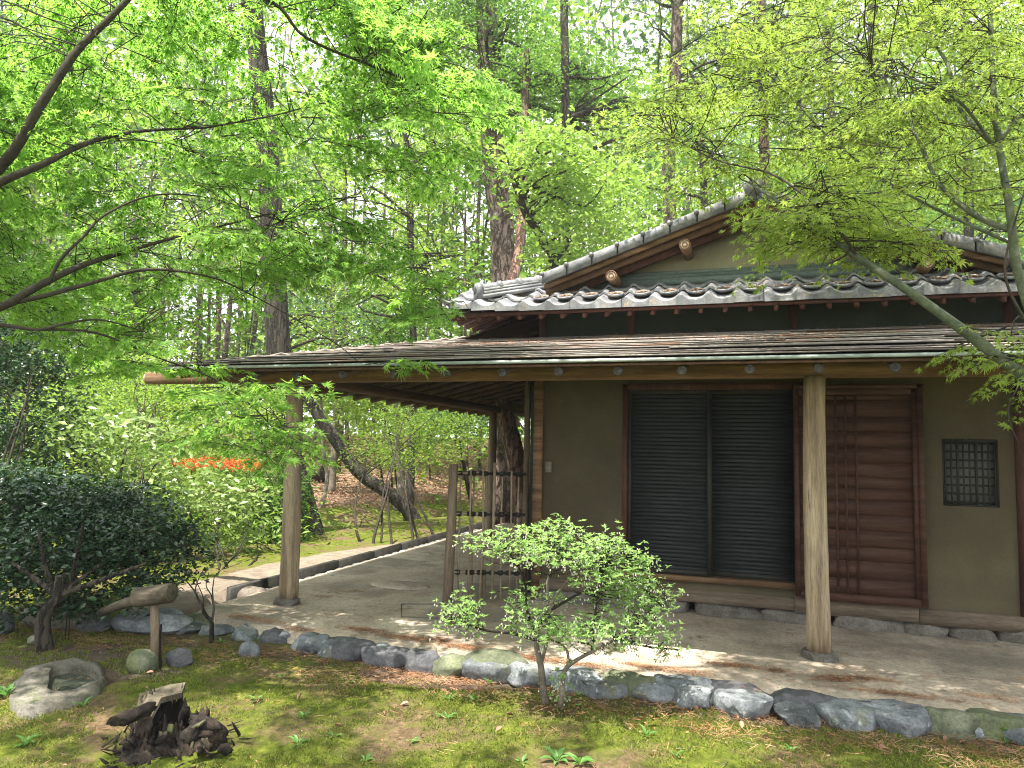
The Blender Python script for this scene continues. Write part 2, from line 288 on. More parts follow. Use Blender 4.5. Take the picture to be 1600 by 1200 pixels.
# ------------------------------------------------------------------ ground, path, stream
def axis(a, b, h, lo, hi, grow=1.16):
    c = list(np.arange(a, b+1e-6, h)); s = h; x = a
    L_ = []; 
    while x > lo: s *= grow; x -= s; L_.append(x)
    s = h; x = b; R_ = []
    while x < hi: s *= grow; x += s; R_.append(x)
    return np.array(L_[::-1]+c+R_)
gx = axis(-3.5, 7.5, .045, -170, 170); gy = axis(-5, .2, .045, -60, 230)
X, Y = np.meshgrid(gx, gy, indexing='ij'); Z = zg(X, Y)
near = sm(10, 6, np.hypot(X-2, Y+2))
fn = np.array([mnoise.fractal(Vector((x*3, y*3, 0)), .8, 2.1, 5) for x, y in zip(X.ravel(), Y.ravel())]).reshape(X.shape)
bq = G(118, 1060)
fn2 = np.array([mnoise.fractal(Vector((x*11, y*11, 5)), .7, 2.1, 3) for x, y in zip(X.ravel(), Y.ravel())]).reshape(X.shape)
Z = Z + near*.011*fn2 + near*.018*fn + (1-near)*.06*fn - .16*np.exp(-((X-bq[0])/.23)**4-((Y-bq[1])/.17)**4)
U_, S_ = .949*(X-4.12)+.316*(Y+5.92), -.316*(X-4.12)+.949*(Y+5.92)
a_litter = sm(1.0, 3.2, S_-(16.6+.9*np.clip(U_+3.6, -3, 9)))
# bare earth path and moss strip to the left of the veranda
a_path = .85*sm(-.70, -.80, X)*sm(-1.55, -1.25, X)*sm(-.9, -.5, Y) + sm(.25, 0, np.abs(Y-.35))*0
c1 = G(655, 1062); a_soil = np.exp(-(((X-c1[0])/.55)**2+((Y-c1[1])/.16)**2)**2)
c2 = G(150, 1030); a_soil = np.maximum(a_soil, .9*np.exp(-(((X-c2[0])/.9)**2+((Y-c2[1])/.45)**2)**2))
a_soil = np.maximum(a_soil, .55*sm(-1.45, -1.12, Y)*sm(-.5, -.9, Y)*(X > -.6))
nx, ny = X.shape; ii = np.arange(nx*ny).reshape(nx, ny)
Fq = np.stack([ii[:-1, :-1], ii[1:, :-1], ii[1:, 1:], ii[:-1, 1:]], -1).reshape(-1, 4)
me = mesh_np('ground', np.stack([X, Y, Z], -1).reshape(-1, 3), Fq, M['ground'], True)
for nme, arr in (('soil', a_soil), ('path', a_path), ('litter', a_litter)):
    at = me.attributes.new(nme, 'FLOAT', 'POINT'); at.data.foreach_set('value', arr.astype(np.float32).ravel())
put('ground', me, None, (0, 0, 0), kind='structure', label='mossy garden ground rising to a slope of brown leaf litter')
# stream: a sheet following the dip
sv = []; 
for u in np.linspace(-9, 9, 40):
    c = 16.6+.9*np.clip(u+3.6, -3, 9)
    for t in (-1.0, 1.0):
        s = c+t; sv.append(CAM[:2]*0 + np.array([4.12, -5.92]) + u*np.array([.949, .316]) + s*np.array([-.316, .949]))
sv = np.array([(a[0], a[1], -.43) for a in sv])
obj('stream', sv, [(2*i, 2*i+1, 2*i+3, 2*i+2) for i in range(39)], M['water'], kind='structure', label='shallow stream')

# ------------------------------------------------------------------ veranda floor and gutter
def fedge(x): return np.interp(x, [-.8, .0, .34, 1.34, 2.08, 2.9, 3.64, 4.2, 4.92, 5.6, 8], [-.56, -.70, -.76, -.92, -1.0, -.97, -.86, -.87, -.89, -.86, -.8]) + .012*np.sin(7*x)
fx = np.linspace(-.62, 8, 175); fv = np.concatenate([[0, .004, .02], np.linspace(.03, 1, 150)])
FX = np.repeat(fx[:, None], len(fv), 1); FY = fedge(FX) + (9-fedge(FX))*fv[None]
FZ = np.array([mnoise.fractal(Vector((x*1.3, y*1.3, 4)), 1., 2., 4) for x, y in zip(FX.ravel(), FY.ravel())]).reshape(FX.shape)*.007
FZ = FZ - .02*sm(2, 7, FY) - .012*sm(.25, 0, FY-fedge(FX))
FZ[:, 0] = -.16; FZ[:, 1] = -.03; FY[:, 0] -= .0
FX[0, :] -= 0.0; FZ[0, :] = -.16
n1, n2 = FX.shape; ii = np.arange(n1*n2).reshape(n1, n2)
obj('veranda_floor', np.stack([FX, FY, FZ], -1).reshape(-1, 3), np.stack([ii[:-1, :-1], ii[1:, :-1], ii[1:, 1:], ii[:-1, 1:]], -1).reshape(-1, 4), M['floor'], smooth=True, kind='structure', label='packed earth veranda floor')
gt = MB(); gt.box((-.73, -.2, -.30), (-.63, 9, -.12)); gt.build('gutter_bed', M['gutter'], kind='structure')
kr = root('gutter_kerb', (-1.07, 3, -.19), 'long low stone kerb beyond the dark gutter beside the veranda', 'kerb')
y = .15
while y < 8.5:
    l = rng.uniform(.75, 1.15); k = MB(); k.box((-.80, y, -.3), (-.74, y+l-.008, .05+rng.uniform(-.006, .006)), .004); k.build('kerb_stone', M['gutter'], kr); y += l

# ------------------------------------------------------------------ stones
import bmesh
def ico(sub):
    bm = bmesh.new(); bmesh.ops.create_icosphere(bm, subdivisions=sub, radius=1); V = np.array([v.co[:] for v in bm.verts]); F = [tuple(x.index for x in f.verts) for f in bm.faces]; bm.free(); return nm(V), np.array(F)
ICO = {k: ico(k) for k in (1, 2, 3, 4)}
def rock(size, seed, facets=14, cut=.78, sub=3, rough=.05, boxy=2.0):
    r = np.random.default_rng(seed); V, F = ICO[sub]
    n = nm(r.normal(size=(facets, 3))); d = r.uniform(cut, 1.0, facets)
    box = (np.abs(V)**boxy).sum(1)**(-1/boxy)
    rr = np.minimum(np.min(np.where(V@n.T > .15, d/np.maximum(V@n.T, .15), 9), axis=1), box)
    rr = rr*(1+rough*np.array([mnoise.fractal(Vector(v*2.2)+Vector((seed*3.1, 0, 0)), .9, 2.1, 4) for v in V]))
    return V*rr[:, None]*np.array(size), F
def place_rock(name, px0, px1, py_base, hpx, mat, parent=None, seed=0, zb=None, facets=14, cut=.78, dy=None, sink=.3, sub=3, rot=0, boxy=2.2, rough=.05, ztop=None, **tg):
    cx = (px0+px1)/2
    c = G(cx, py_base) if zb is None else PZ(cx, py_base, zb)
    d = dep(c); wm = (px1-px0)*d/FPX/2; hm = hpx*d/FPX
    dyy = dy if dy else wm*.62
    V, F = rock((wm, dyy, hm*(.54 if boxy > 2.5 else .62)), seed, facets, cut, sub, rough, boxy)
    a = rot+YAW*.6; R = np.array([[math.cos(a), -math.sin(a), 0], [math.sin(a), math.cos(a), 0], [0, 0, 1]])
    V = V@R.T + c + np.array([-.316*dyy*.8, .949*dyy*.8, hm*((.5 if boxy < 2.6 else .24)-sink*.4*(boxy < 2.6))])
    if ztop is not None: V[:, 2] = np.where(V[:, 2] > ztop, ztop+(V[:, 2]-ztop)*.22, V[:, 2])
    o = obj(name, V, F, M[mat], parent, True, **tg); o.data.set_sharp_from_angle(angle=rad(24)); return o
E1 = root('stone_edging', (2, -1.05, -.18), 'row of grey and blue edging stones set along the front of the veranda floor', 'stone edging')
frontrow = [(262,310,990,16,'stone'),(306,358,994,18,'stone'),(355,402,999,22,'stone'),(400,455,1006,24,'stone_dark'),(398,458,1006,24,'stone'),(452,497,1018,28,'stone'),(494,578,1030,34,'stone'),(568,632,1036,34,'stone'),(608,682,1040,36,'stone'),(678,768,1046,36,'stone'),
 (825,862,1058,28,'stone'),(866,906,1078,42,'stone'),(905,984,1092,50,'stone'),(986,1058,1098,42,'stone'),(1056,1124,1110,54,'stone'),(1128,1216,1124,60,'stone'),
 (1215,1290,1108,38,'stone_moss'),(1226,1288,1140,42,'stone'),(1290,1384,1144,62,'stone'),(1384,1470,1154,60,'stone'),(1472,1580,1154,52,'stone'),(1576,1660,1166,50,'stone')]
for i, (a, b_, yb, h, mt) in enumerate(frontrow): place_rock('stone', a-2, b_+2, yb, h*.98, mt, E1, 11+i*7, facets=16, cut=.70 if i % 3 else .84, sub=4, boxy=4.5 if i % 3 else 3, dy=.15, rough=.05, ztop=-.03+.008*(i % 4))
place_rock('stone', 716, 828, 1066, 46, 'stone_moss', E1, 3, facets=3, cut=.96, sub=4, dy=.15, sink=.5)
backrow = [(380,430,14,'stone'),(452,520,12,'stone_dark'),(515,600,13,'stone_dark'),(596,650,12,'stone_dark'),(648,702,15,'stone_moss'),(700,776,20,'stone'),(774,848,20,'stone'),(846,935,24,'stone'),(935,1015,26,'stone_moss'),(1018,1106,24,'stone'),
 (1104,1204,24,'stone_dark'),(1198,1330,26,'stone_dark'),(1328,1440,26,'stone'),(1438,1520,28,'stone_moss'),(1516,1620,26,'stone_moss')]
for i, (a, b_, h, mt) in enumerate(backrow):
    xm = (a+b_)/2; x = PZ(xm, 1000+xm*.075, 0)[0]; c = np.array([x, fedge(x)-.045, -.06]); d = dep(c); wm = (b_-a)*d/FPX/2
    V, F = rock((wm*1.04, .085, .085), 200+i*3, 8, .82, 4, .07, 5); V = V + c; V[:, 2] = np.minimum(V[:, 2], .014+.006*np.sin(V[:, 0]*40))
    obj('stone', V, F, M[mt], E1, True)
E2 = root('gutter_stone_row', (-.6, 2, 0), 'row of small rounded stones between the veranda floor and the dark gutter', 'stone row')
y = .45; k = 0
while y < 6.5:
    l = rng.uniform(.14, .24); V, F = rock((.085, l*.52, .06), 400+k, 8, .85, 2); obj('stone', V + np.array([-.615, y+l/2, -.065]), F, M['base_stone' if k % 3 else 'stone'], E2, True); y += l+.015; k += 1
# single boulders
place_rock('boulder', 12, 137, 985, 38, 'stone_pink', None, 31, facets=8, cut=.85, label='broad flat pinkish boulder behind the dark shrub trunk', cat='boulder')
place_rock('boulder', -40, 14, 995, 36, 'stone', None, 32, label='grey boulder cut by the left edge beyond the basin', cat='boulder')
place_rock('boulder', 112, 166, 990, 34, 'stone_dark', None, 33, label='small dark boulder under the wooden pipe', cat='boulder')
place_rock('boulder', 155, 285, 992, 30, 'stone', None, 34, facets=10, label='long flat grey boulder behind the spout post', cat='boulder')
place_rock('boulder', 190, 240, 1052, 34, 'stone_moss', None, 35, facets=5, cut=.92, label='round olive stone left of the spout post', cat='boulder')
place_rock('boulder', 250, 297, 1045, 30, 'stone_dark', None, 36, facets=22, cut=.7, label='rough dark stone right of the spout post', cat='boulder')
place_rock('boulder', 369, 404, 1029, 24, 'stone', None, 37, facets=3, cut=.97, label='smooth round grey stone alone on the moss', cat='boulder')
place_rock('boulder', 34, 78, 1010, 16, 'stone_moss', None, 38, facets=8, label='flat mossy stone beside the dark shrub trunk', cat='boulder')
place_rock('boulder', 222, 280, 975, 22, 'stone', None, 39, facets=10, label='pale stone under the cut log at the spout', cat='boulder')
place_rock('boulder', 270, 345, 982, 18, 'stone_moss', None, 40, facets=10, label='low olive stone behind the bare little shrub', cat='boulder')
place_rock('boulder', 335, 420, 945, 24, 'stone_pink', None, 41, zb=-.12, facets=8, cut=.9, label='flat earth-coloured stone left of the corner post', cat='boulder')
place_rock('boulder', 416, 440, 915, 10, 'stone', None, 42, zb=-.12, facets=10, label='small pale stone at the near end of the gutter', cat='boulder')
c = PZ(622, 916, 0); V, F = rock((.34, .2, .03), 77, 8, .9, 3); V = V+c+np.array([0, .05, 0]); obj('stepping_stone', V, F, M['floor'], None, True, label='flat stepping stone sunk in the veranda floor', cat='stepping stone')
# scribed hatch in the floor
h = MB(); q = [PZ(627, 943, .012), PZ(752, 943, .012), PZ(740, 966, .012), PZ(627, 963, .012)]
for i in range(4): h.bar(q[i]-(0, 0, .004), q[(i+1) % 4]-(0, 0, .004), .007, .006)
h.build('floor_hatch', M['base_stone'], label='thin dark outline of a hatch in the veranda floor', cat='hatch')

# ------------------------------------------------------------------ the house
W = 1.09; XC = 2.08; H = 2.04
HR = root('tea_house', (2.08, 1.09, 0), 'single storey tea house with olive plaster walls, tiled gable roof and board veranda roof', 'house')
def part(mb, name, mat, parent=HR, smooth=False, **tg): return mb.build(name, M[mat], parent, smooth, **tg)
# walls, with the openings left free
wl = MB(); xs_ = [2.13, 2.93, 4.5, 5.63, 6.04, 8.2]; zs_ = [.21, .345, 1.07, 1.63, 2.115, 2.5]; hole = {(1, 1), (1, 2), (1, 3), (3, 2)}
Vw = [(x, y_, z) for y_ in (W, W+.12) for x in xs_ for z in zs_]; Fw = []
def vi(k_, i, j): return k_*36+i*6+j
for i in range(5):
    for j in range(5):
        if (i, j) in hole: continue
        Fw += [(vi(0, i, j), vi(0, i+1, j), vi(0, i+1, j+1), vi(0, i, j+1)), (vi(1, i, j), vi(1, i, j+1), vi(1, i+1, j+1), vi(1, i+1, j))]
        for (di, dj, p_, q_) in ((-1, 0, (i, j), (i, j+1)), (1, 0, (i+1, j), (i+1, j+1)), (0, -1, (i, j), (i+1, j)), (0, 1, (i, j+1), (i+1, j+1))):
            n_ = (i+di, j+dj)
            if n_ in hole or not (0 <= n_[0] < 5 and 0 <= n_[1] < 5): Fw.append((vi(0, *p_), vi(0, *q_), vi(1, *q_), vi(1, *p_)))
wl.add(Vw, Fw)
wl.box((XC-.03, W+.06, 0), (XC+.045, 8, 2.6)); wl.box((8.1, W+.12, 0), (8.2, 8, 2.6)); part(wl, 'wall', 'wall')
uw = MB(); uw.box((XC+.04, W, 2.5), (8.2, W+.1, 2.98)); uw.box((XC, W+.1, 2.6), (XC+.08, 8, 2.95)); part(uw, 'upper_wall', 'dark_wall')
for x in (2.11, 3.0, 4.47, 6.15): k = MB(); k.box((x-.035, W-.022, 2.505), (x+.035, W+.05, 2.93)); part(k, 'wall_post', 'wood_red')
k = MB(); k.box((XC-.04, W-.03, .0), (XC+.05, W+.06, 2.5)); part(k, 'corner_post', 'wood_x')
k = MB(); k.box((6.155, W-.03, .2), (6.235, W+.05, 2.5)); part(k, 'wall_post', 'wood_red')
# sill timber and footing stones
for a, b_, z0, z1 in ((XC+.05, 4.45, .115, .215), (4.45, 5.42, .10, .235), (5.42, 6.9, .085, .21), (6.9, 8.2, .085, .21)):
    k = MB(); k.box((a, W-.05, z0), (b_-.006, W+.06, z1), .002); part(k, 'sill_timber', 'sill')
x = 2.1; k = 0
while x < 7.5:
    l = rng.uniform(.28, .6); V, F = rock((l/2+.02, .13, .11), 500+k, 8, .84, 3, .05, 6); V = V+np.array([x+l/2, W+.06, .02]); V[:, 2] = np.minimum(V[:, 2], .112)
    obj('footing_stone', V, F, M['base_stone'], HR, True); x += l+rng.choice([.0, .05, .09]); k += 1
k = MB(); k.box((2.1, W+.2, -.1), (8, W+.26, .2)); part(k, 'crawl_space_shade', 'gutter')  # dark board standing in for the shade behind the footing gaps
# shutters
sf = MB()
sf.box((2.93, W-.045, .345), (2.975, W+.05, 2.10)); sf.box((2.975, W-.045, 2.055), (4.5, W+.12, 2.116)); part(sf, 'shutter_surround', 'wood_red')
k = MB(); k.box((2.90, W-.075, .30), (4.5, W+.02, .345)); part(k, 'shutter_rail', 'wood_x')
slat = mesh_np('slat', [(-.355, -.012, -.019), (.355, -.012, -.019), (.355, .006, .019), (-.355, .006, .019), (-.355, .0, -.019), (.355, .0, -.019), (.355, .012, .019), (-.355, .012, .019)],
               [(0, 1, 2, 3), (7, 6, 5, 4), (0, 4, 5, 1), (3, 2, 6, 7), (0, 3, 7, 4), (1, 5, 6, 2)], M['shutter'])
for i, (x0, x1) in enumerate(((2.98, 3.745), (3.725, 4.49))):
    y0 = W+.0 + .035*i
    sr = MB(); sr.box((x0, y0-.015, .35), (x0+.03, y0+.02, 2.055)); sr.box((x1-.03, y0-.015, .35), (x1, y0+.02, 2.055)); sr.box((x0+.03, y0-.012, .35), (x1-.03, y0+.017, .39)); sr.box((x0+.03, y0-.012, 2.02), (x1-.03, y0+.017, 2.055))
    s = part(sr, 'shutter', 'shutter_frame')
    n = 44
    for j in range(n): put('slat', slat, s, ((x0+x1)/2, y0, .41+j*(1.59/(n-1))))
    bk = MB(); bk.box((x0+.02, y0+.021, .36), (x1-.02, y0+.03, 2.05)); part(bk, 'backing', 'shutter', s)
# shutter box of horizontal planks
D = MB(); D.box((4.46, W-.105, .25), (4.5, W-.001, 2.06)); D.box((5.43, W-.12, .235), (5.475, W-.001, 2.08)); D.box((4.5, W-.115, .235), (5.43, W-.07, .30)); D.box((4.46, W-.12, 2.055), (5.49, W-.001, 2.085)); D.box((5.39, W-.112, .30), (5.43, W-.07, 2.02)); D.box((4.5, W-.112, 2.0), (5.39, W-.07, 2.055))
sb = part(D, 'shutter_box', 'plank')
z = .302
while z < 1.99:
    hh = min(rng.uniform(.095, .15), 2.0-z); k = MB(); k.box((4.5, W-.095+rng.uniform(-.0007, .0007), z), (5.39, W-.07, z+hh-.0025)); part(k, 'plank', 'plank', sb); z += hh
for x in (4.79, 4.865, 4.95): k = MB(); k.box((x, W-.112, .302), (x+.018, W-.0955, 1.998)); part(k, 'batten', 'plank', sb)
k = MB(); k.box((4.5, W-.068, .3), (5.43, W-.05, 2.05)); part(k, 'backing', 'plank', sb)
# bamboo lattice window
lw = MB(); lw.box((5.632, W+.004, 1.072), (5.642, W+.09, 1.628)); lw.box((6.028, W+.004, 1.072), (6.038, W+.09, 1.628)); lw.box((5.642, W+.004, 1.072), (6.028, W+.09, 1.086)); lw.box((5.642, W+.004, 1.606), (6.028, W+.09, 1.628))
lwo = part(lw, 'lattice_window', 'shutter_frame')
for i, x in enumerate(np.linspace(5.655, 6.02, 9)):
    k = MB(); k.tube([(x, W+.02, 1.07), (x+rng.normal(0, .002), W+.02, 1.35), (x, W+.02, 1.63)], .012 if i in (2, 5) else .0075, 6); part(k, 'bar', 'shutter_frame', lwo, True)
for z in np.linspace(1.105, 1.595, 8): k = MB(); k.tube([(5.63, W+.034, z), (5.83, W+.034, z+rng.normal(0, .002)), (6.04, W+.034, z)], .0085, 6); part(k, 'bar', 'shutter_frame', lwo, True)
k = MB(); k.box((5.63, W+.07, 1.07), (6.04, W+.085, 1.63)); part(k, 'pane', 'pane', lwo)
# wall switch
k = MB(); k.box((2.165, W-.014, 1.245), (2.225, W, 1.35)); s = part(k, 'switch_plate', 'plastic'); k = MB(); k.box((2.183, W-.02, 1.27), (2.207, W-.0145, 1.325)); part(k, 'switch_button', 'plastic', s)

# veranda roof -------------------------------------------------------
SL = .24; EV = -.8; ZE = 2.125
def zr(t): return ZE + SL*(t-EV)
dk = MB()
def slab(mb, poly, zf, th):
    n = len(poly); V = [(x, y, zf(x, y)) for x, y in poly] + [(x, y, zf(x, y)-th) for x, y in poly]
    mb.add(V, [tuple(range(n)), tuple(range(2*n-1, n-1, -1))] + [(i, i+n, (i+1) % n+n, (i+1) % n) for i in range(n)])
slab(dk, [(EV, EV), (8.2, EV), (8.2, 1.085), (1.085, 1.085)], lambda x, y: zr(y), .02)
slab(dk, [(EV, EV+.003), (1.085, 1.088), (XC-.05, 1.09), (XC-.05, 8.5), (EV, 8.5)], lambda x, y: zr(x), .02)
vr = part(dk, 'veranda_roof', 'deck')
rows = 13; dyr = (1.08-EV)/rows
for j in range(rows):
    y0 = EV + j*dyr
    x = max(y0, EV)+.0 - (0 if j else .0)
    first = True
    while x < 8.0:
        l = rng.uniform(.7, 1.9) if not first else rng.uniform(.3, 1.5)
        x1 = min(x+l, 8.2); off = rng.uniform(-.006, .006); y1 = y0+dyr+.03
        zt = .033 + rng.uniform(-.004, .004)
        mbv = MB()
        V = []
        for xx in (x+.002, x1-.002):
            o_ = rng.uniform(-.002, .004)
            for (yy, zz) in ((y0+off, zt-.009+o_), (y0+off, zt+o_), (y1, .010), (y1, .002)): V.append((xx, yy, zr(yy)+zz))
        mbv.add(V, [(0, 1, 2, 3), (7, 6, 5, 4), (0, 4, 5, 1), (1, 5, 6, 2), (2, 6, 7, 3), (3, 7, 4, 0)])
        part(mbv, 'roof_board', 'shingle', vr); x = x1; first = False
sb2 = MB()
for j in range(rows+5):
    x0 = EV+j*dyr; x1 = x0+dyr+.03
    if x1 > XC-.05: break
    yy0 = x0+.02
    V = [(a, yy, zr(a)+z_) for yy in (yy0, 8.5) for (a, z_) in ((x0, .008), (x0, .028), (x1, .016), (x1, .001))]
    sb2.add(V, [(0, 3, 2, 1), (4, 5, 6, 7), (0, 1, 5, 4), (1, 2, 6, 5), (2, 3, 7, 6), (3, 0, 4, 7)])
part(sb2, 'side_roof_board', 'shingle', vr, kind='stuff')
k = MB(); k.bar((EV-.01, EV-.016, ZE-.006), (8.2, EV-.016, ZE-.006), .02, .022); part(k, 'eave_trim', 'edge_trim', vr)
k = MB(); k.bar((EV-.016, EV, ZE-.012), (EV-.016, 8.5, ZE-.012), .02, .034); part(k, 'eave_trim', 'edge_trim', vr)
k = MB(); k.bar((EV+.03, EV+.02, ZE-.034), (8.2, EV+.02, ZE-.034), .022, .016); part(k, 'fascia_board', 'wood_y', vr)
RR = .031; EC = mesh_np('rafter_end', [(math.cos(a)*r, y_, math.sin(a)*r) for (r, y_) in ((.0335, .012), (.0335, -.008), (.026, -.010), (.024, -.004), (.012, -.004), (.010, -.009)) for a in np.linspace(0, 2*math.pi, 13)[:-1]],
    [(r*12+k, r*12+(k+1) % 12, (r+1)*12+(k+1) % 12, (r+1)*12+k) for r in range(5) for k in range(12)]+[tuple(60+k for k in range(12))], M['rafter_end'])
xs = [.07, .50, .94, 1.40, 1.86, 2.32, 2.76, 3.2, 3.65, 4.1, 4.54, 4.99, 5.43, 5.88, 6.33, 6.8, 7.25]
for x in xs:
    ye = min(x-.02, 1.06) if x < 1.09 else 1.06
    k = MB(); p0 = np.array((x, EV+.075, zr(EV+.075)-.092)); p1 = np.array((x+rng.normal(0, .004), ye, zr(ye)-.088)); k.tube([p0, (p0+p1)/2+rng.normal(0, .003, 3), p1], [RR, RR*1.04, RR], 10); r_ = part(k, 'rafter', 'rafter_wood', vr, True)
    put('rafter_end', EC, r_, p0+np.array((0, -.002, 0)))
y = -.33; 
while y < 8.3:
    xe = min(y-.02, 1.95) if y < 1.09 else XC-.06
    if xe > EV+.3:
        k = MB(); p0 = np.array((EV+.06, y, zr(EV+.06)-.08)); p1 = np.array((xe, y, zr(xe)-.076)); k.tube([p0, (p0+p1)/2+rng.normal(0, .004, 3), p1], [RR*1.05, RR*1.15, RR], 8); part(k, 'rafter', 'rafter_wood', vr, True)
    y += .44
k = MB(); k.tube([(EV+.08, EV+.08, zr(EV+.08)-.07), (0, 0, zr(0)-.07), (1.06, 1.06, zr(1.06)-.07)], .04, 10); part(k, 'hip_rafter', 'wood_y', vr, True)
def sqlog(pts, w_, h_, name, mat, seed=0):
    k = MB(); pts = np.array(pts, float); V = []; n = 16; t = nm(pts[-1]-pts[0]); x = nm(np.cross(t, (0, 0, 1)))
    for i, p in enumerate(pts):
        for a in np.arange(n)*2*math.pi/n:
            c_, s_ = math.cos(a), math.sin(a); e = .62
            cx = math.copysign(abs(c_)**e, c_)*w_/2; sx = math.copysign(abs(s_)**e, s_)*h_/2
            g_ = 1+.035*mnoise.noise(Vector((c_*1.5+seed, s_*1.5, i*.5)))
            V.append(p + x*cx*g_ + np.array((0, 0, sx*g_)))
    F = [(i*n+k_, i*n+(k_+1) % n, (i+1)*n+(k_+1) % n, (i+1)*n+k_) for i in range(len(pts)-1) for k_ in range(n)] + [tuple(range(n-1, -1, -1)), tuple((len(pts)-1)*n+k_ for k_ in range(n))]
    k.add(V, F); return part(k, name, mat, HR, True)
sqlog([(x, 0, 2.115) for x in np.linspace(-1.78, 8.2, 40)], .12, .125, 'front_beam', 'wood_x', 1)
k = MB(); k.tube([(-1.805, 0, 2.115), (-1.782, 0, 2.115)], .055, 14); part(k, 'beam_end', 'log_end', HR, True)
k = MB(); k.tube([(0, y, 2.10) for y in np.linspace(.06, 8.4, 30)], .06, 12, wob=.08, seed=4); part(k, 'side_beam', 'wood_y', HR, True)
def post(x, y, r0, r1, zb, zt, mat='wood_z', seed=0, lean=0):
    zz = np.linspace(zb, zt, 16); k = MB(); k.tube([(x+.008*math.sin(z*2.1+seed)+lean*(z-zb), y+.006*math.sin(z*1.7+seed), z) for z in zz], np.linspace(r0, r1, 16), 18, wob=.07, seed=seed*3.7); return part(k, 'veranda_post', mat, HR, True)
post(0, 0, .088, .074, .05, 2.06, 'wood_z', 1); post(4.56, 0, .086, .078, .05, 2.06, 'wood_z', 2); post(9.2, 0, .086, .078, .05, 2.06, 'wood_z', 3) if False else None
lo = min(np.arange(2, 9, .01), key=lambda yy: abs(proj((0, yy, 1.2))[0]-768)); post(0, lo, .075, .065, .0, 2.05, 'wood_old', 5)
def base_stone(x, y, s, zt, label):
    V, F = rock((s*.88, s*.8, .075), int(x*10+50), 12, .78, 4, .07, 4.5); V = V+np.array((x, y, zt-.05)); V[:, 2] = np.minimum(V[:, 2], zt)
    obj('post_base_stone', V, F, M['base_stone'], None, True, label=label, cat='base stone').data.set_sharp_from_angle(angle=rad(24))
base_stone(0, 0, .15, .055, 'rough base stone under the left corner post'); base_stone(4.56, 0, .15, .055, 'rough base stone under the post before the shutters'); base_stone(0, lo, .13, .01, 'base stone under the far veranda post')
# tiled roof ---------------------------------------------------------
PS = .42; YE = .47; XE = 1.33; ZT = 2.80; GS = .345; GY = .74; AX = 4.14; AZ = 3.66
def zp(y): return ZT + PS*(y-YE)
TR = root('x', (0, 0, 0)); bpy.data.objects.remove(TR); 
rf = MB(); slab(rf, [(XE, YE+.02), (8.2, YE+.02), (8.2, 1.2), (XE+.9, 1.2)], lambda x, y: zp(y)-.05, .025)
TRF = part(rf, 'tiled_roof', 'wood_red')
# tile profile across one pitch: hump then trough
TWd = .2385; na = 11; ax_ = np.linspace(0, 1, na)
prof = .034*np.exp(-((ax_-.13)/.13)**2)*1.0 + .034*np.exp(-((ax_-1.13)/.13)**2) - .020*np.sin(np.pi*np.clip((ax_-.28)/.72, 0, 1))
def tile_mesh(length, skirt):
    V = []; F = []
    for e, (yy, zz) in enumerate(((0, .016), (length*.5, .006+PS*length*.5), (length, -.004+PS*length))):
        for a, p_ in zip(ax_, prof): V.append((a*TWd, yy, p_+zz))
    for e, (yy, zz) in enumerate(((0, .0), (length, -.02+PS*length))):
        for a, p_ in zip(ax_, prof): V.append((a*TWd, yy, (p_+zz-.004) if not (skirt and e == 0) else -.045))
    n = na
    for i in range(n-1):
        F += [(i, i+1, n+i+1, n+i), (n+i, n+i+1, 2*n+i+1, 2*n+i), (3*n+i, 3*n+i+1, i+1, i), (4*n+i, 4*n+i+1, 3*n+i+1, 3*n+i)]
    return mesh_np('roof_tile', V, F, M['tile'], False)
tm0, tm1 = tile_mesh(.27, True), tile_mesh(.27, False)
for me_ in (tm0, tm1): me_.polygons.foreach_set('use_smooth', [(i % 4) in (0, 1) for i in range(len(me_.polygons))])
def ring_mesh():
    k = MB(); a = np.linspace(0, 2*math.pi, 17)[:-1]; n = 16; V = []; F = []
    for t in np.linspace(0, 2*math.pi, 7)[:-1]:
        for q in a: V.append(((.068+.010*math.cos(t))*math.cos(q), (.075+.010*math.cos(t))*math.sin(q), .012*math.sin(t)+PS*.075*math.sin(q)))
    for i in range(6):
        for j in range(n): F.append((i*n+j, ((i+1) % 6)*n+j, ((i+1) % 6)*n+(j+1) % n, i*n+(j+1) % n))
    return mesh_np('tile_ring', V, F, M['tile'], True)
rgm = ring_mesh()
dbv = []; dbf = []
for i in range(16):
    a = rng.uniform(0, 6.28); r_ = .05*math.sqrt(rng.random()); l = rng.uniform(.01, .02); q = rng.uniform(0, 3.14); cx, cy_ = r_*math.cos(a), r_*math.sin(a); n_ = len(dbv); hz = rng.uniform(.0, .012)
    dbv += [(cx-l*math.cos(q), cy_-l*math.sin(q), hz), (cx+l*math.cos(q), cy_+l*math.sin(q), hz+.004), (cx-l*.4*math.sin(q), cy_+l*.4*math.cos(q), hz+.008)]; dbf.append((n_, n_+1, n_+2))
for j_ in range(12): a = j_*math.pi/6; dbv.append((.064*math.cos(a), .07*math.sin(a), .003))  # dark disc below the bits, stands in for the shaded ring opening
dbm = mesh_np('debris_and_dark_hole', dbv, dbf+[tuple(len(dbv)-12+i for i in range(12))], [M['needle'], M['gutter']])
dbm.polygons.foreach_set('material_index', [0]*len(dbf)+[1]); dbm.update()
